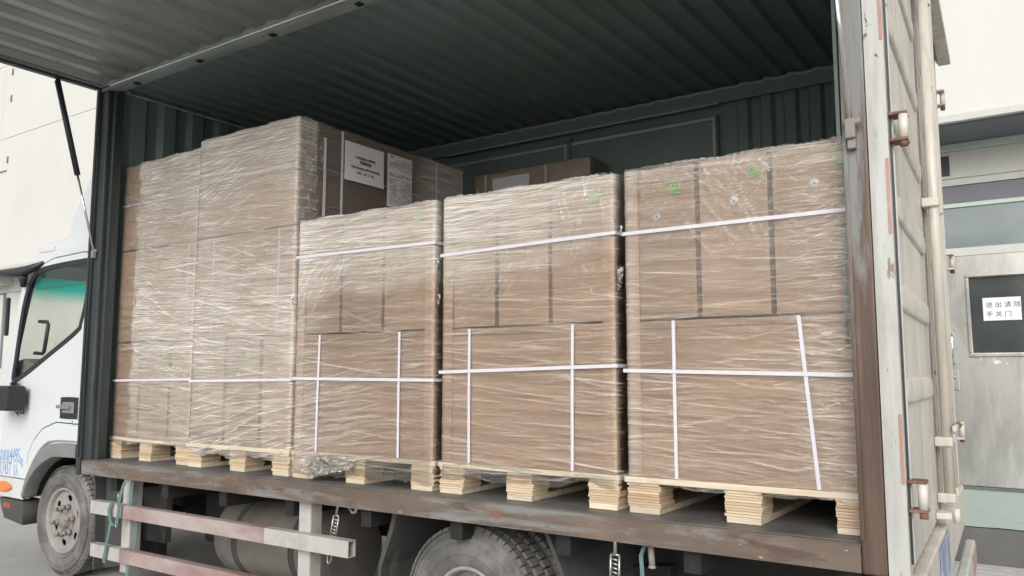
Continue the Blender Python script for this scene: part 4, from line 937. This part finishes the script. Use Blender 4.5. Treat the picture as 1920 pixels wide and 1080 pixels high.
def tall_load(x0, x1, gaps, who, seed, vst, strokes, haze, zfilm, depth, side_haze, upstrap, greens, rounds, t3=T3, YF=YF):
    pallet(x0 - .01, x1 + .01, YF - .012, DEP + .02, 'under the ' + who, seed)
    edges = [x0] + list(gaps) + [x1]; names = ('cab-side', 'middle', 'rear-side'); cs = []
    for i in range(len(edges) - 1):
        a = edges[i] + (.0135 if i else 0); b = edges[i + 1] - (.0135 if i < len(edges) - 2 else 0)
        cs.append(carton(a, b, YF + .002, YF + DEP, ZD, T1 - .002, '%s bottom carton of the %s' % (names[i], who), seed * 7 + i, 'bottom cartons of the tall loads'))
    def at(x): return cs[min(sum(1 for g in gaps if x > g), len(cs) - 1)]
    for (x, z) in greens: green_label(at(x), x, YF + .001, z, False, .035)
    for (x, z) in rounds: round_label(at(x), x, YF + .001, z, .014)
    mid = carton(x0, x1, YF, YF + depth, T1 + .009, T2 - .008, 'large middle carton of the ' + who, seed * 11)
    for xa in vst: vstrap(mid, xa, YF, T1 + .010, T2 - .009, None, .0125)
    top = carton(x0, x1, YF, YF + depth, T2 + .002, t3, 'large top carton of the ' + who, seed * 13)
    hoop(x0, x1, YF - .001, YF + DEP, 1.252, 'low on the ' + who, 1.262, o=.0132)
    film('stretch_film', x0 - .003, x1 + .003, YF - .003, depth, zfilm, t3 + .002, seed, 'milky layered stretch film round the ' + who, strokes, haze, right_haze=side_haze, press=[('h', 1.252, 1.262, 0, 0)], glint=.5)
    return top
W1 = 'tall load at the cab end'; W2 = 'tall load with papers on its side'
t1 = tall_load(-4.792, -4.015, (-4.535, -4.235), W1, 1, (-4.62, -4.09),
    [(220, .16, .80, .88, 2.6, 0, 9, .10, .4, .0008, .0026, .0040), (420, .16, .8, .9, 2.6, 0, 12, .04, .14, .0006, .0020, .0034), (50, .2, .8, 1.3, 2.5, -16, 6, .2, .5, .001, .003, .0042), (300, .12, .42, 2.05, 2.5, 20, 50, .02, .08, .0008, .0024, .0032)],
    haze1, .87, DEP, .3, None, [(-4.57, 1.38), (-4.28, 1.40), (-4.03, 1.39)], [(-4.09, 1.285)], 2.572, YF + .022)
hoop(-4.792, -4.015, YF + .021, YF + DEP, 2.325, 'high on the ' + W1, 2.32)
t2 = tall_load(-3.985, -3.172, (-3.70, -3.41), W2, 2, (-3.83, -3.29),
    [(330, 0, .85, .88, 2.6, 0, 8, .10, .4, .0008, .0026, .0040), (600, 0, .85, .9, 2.6, 3, 9, .04, .14, .0006, .0018, .0034), (70, 0, .8, .9, 1.2, 12, 5, .3, .6, .0014, .0034, .0046), (26, 0, .5, 2.1, 2.5, 24, 5, .1, .3, .001, .003, .004), (90, 0, .8, 1.4, 2.0, -8, 6, .2, .5, .001, .003, .0042), (120, .84, .97, 2.1, 2.56, 80, 30, .03, .12, .0012, .003, .0034)],
    lambda U_, Z_, W: np.where(U_ > W + .11, .06 + .22 * np.clip((U_ - W - .85) / .2, 0, 1), haze12(U_, Z_, W)), .872, 1.36, 1.0, None, [(-3.51, 1.39)], [(-3.84, 1.31), (-3.58, 1.285), (-3.27, 1.31)])
green_label(t2, -3.195, YF, 2.49, False)
edge_board(-3.172, YF, T2 + .01, T3 - .002, 1, 'at the top of the ' + W2)
hoop(-3.985, -3.172, YF - .001, YF + 1.36, 2.352, 'high on the ' + W2, 2.362, .014)
for y_, w_ in ((.285, .018), (.408, .017), (1.20, .012)): vstrap_side(t2, -3.172, y_, T2 + .02, (2.53 if y_ < .3 else T3 - .004), w_)
# papers taped to the side of the tall load (they lie over the film)
def sheet_on_side(y0, y1, z0, z1, label, name='paper_sheet'):
    ny, nz = 8, 6; V = []; F = []; xs_ = -3.148
    for j in range(nz + 1):
        for i in range(ny + 1):
            s, t = i / ny, j / nz
            V.append((xs_ + .004 * math.sin(3 * s + 2 * t) * (1 - t) + .003 * (1 - t) * s, y0 + (y1 - y0) * s, z0 + (z1 - z0) * t))
    for j in range(nz):
        for i in range(ny): F.append((j * (ny + 1) + i, j * (ny + 1) + i + 1, (j + 1) * (ny + 1) + i + 1, (j + 1) * (ny + 1) + i))
    m_ = MB(); m_.add(V, F, 0, True)
    nv = len(V); m_.add([(a - .0006, b, c) for a, b, c in V], [tuple(reversed(f)) for f in F], 0, True)
    return solid(name, m_, 'paper', label, 'paper')
pA = sheet_on_side(.418, .722, 2.335, 2.55, 'white landscape paper with four printed lines taped to the tall load')
def side_text(par, txt, size, y, z, xs=1., m='ink'):
    lettering('lettering', txt, size, (-3.1412, y, z), (0, 1, 0), (0, 0, 1), m, par, 'CENTER', xscale=xs)
side_text(pA, 'AC08250016140P0001', .020, .572, 2.465, .85)
side_text(pA, '货物收货单', .020, .572, 2.440, .9)
side_text(pA, 'Glass Sponges with Accessories', .021, .572, 2.410, .82)
side_text(pA, 'NO:  1/7  1  1/1', .021, .572, 2.380, .95)
pB = sheet_on_side(.752, .965, 2.245, 2.555, 'white portrait form with dense small print beside the landscape paper')
rn = random.Random(5)
form = MB()
for i in range(26):
    z = 2.535 - i * .0108
    if i in (7, 8, 11): continue
    y = .762
    while y < .95:
        l_ = rn.uniform(.008, .04); 
        if rn.random() < .72: form.box(-3.1416, -3.1409, y, min(y + l_, .956), z, z + rn.choice((.0022, .0034)))
        y += l_ + .006
form.build('print', 'inkgrey', pB)
side_text(pB, 'ABC', .014, .785, 2.536)
# load of the back row
W6 = 'back-row load behind the low load in the middle'
pallet(-3.43, -2.48, 1.93, .28, 'under the ' + W6, 6)
b6 = carton(-3.42, -2.485, 1.95, 2.19, ZD, 2.70, 'tall strapped carton of the ' + W6, 66)
for x_, z_ in ((-3.385, 2.60), (-3.315, 2.695), (-2.815, 2.695)): vstrap(b6, x_, 1.95, ZD, z_, None, .014, .0160)
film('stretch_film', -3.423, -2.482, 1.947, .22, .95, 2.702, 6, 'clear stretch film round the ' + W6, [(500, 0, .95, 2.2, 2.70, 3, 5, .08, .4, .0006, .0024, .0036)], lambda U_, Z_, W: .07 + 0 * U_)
m_ = MB().box(-3.25, -2.94, 1.928, 1.9288, 2.43, 2.655)
pC = solid('paper_sheet', m_, 'paper', 'greyish paper on the back-row load, half hidden by the load in front', 'paper')
lettering('lettering', 'AC08250016140P0001', .021, (-3.09, 1.9275, 2.562), (1, 0, 0), (0, 0, 1), 'inkgrey', pC, 'CENTER')
# loose crumpled film hanging in the pallet opening under the load next to the tall one
cf = MB(); rn = random.Random(12); V = []; F = []; nx, nz = 34, 12
for j in range(nz + 1):
    for i in range(nx + 1):
        t = i / nx; d_ = j / nz
        V.append((-3.03 + .33 * t + rn.uniform(-.006, .006), .088 + rn.uniform(-.014, .014) - .02 * d_, .905 - d_ * (.095 * (1 - .75 * abs(t - .25) ** .7) + .01) + rn.uniform(-.005, .005)))
for j in range(nz):
    for i in range(nx): F.append((j * (nx + 1) + i, j * (nx + 1) + i + 1, (j + 1) * (nx + 1) + i + 1, (j + 1) * (nx + 1) + i))
cf.add(V, F, 0, True)
o_ = solid('crumpled_film', cf, 'film', 'crumpled shiny film hanging in the pallet opening left of the middle of the row', 'stretch film')
a_ = o_.data.attributes.new('haze', 'FLOAT', 'POINT'); a_.data.foreach_set('value', [rn.uniform(.0, .35) for _ in V])
for o in list(bpy.data.objects):
    if '_o' in o: del o['_o']
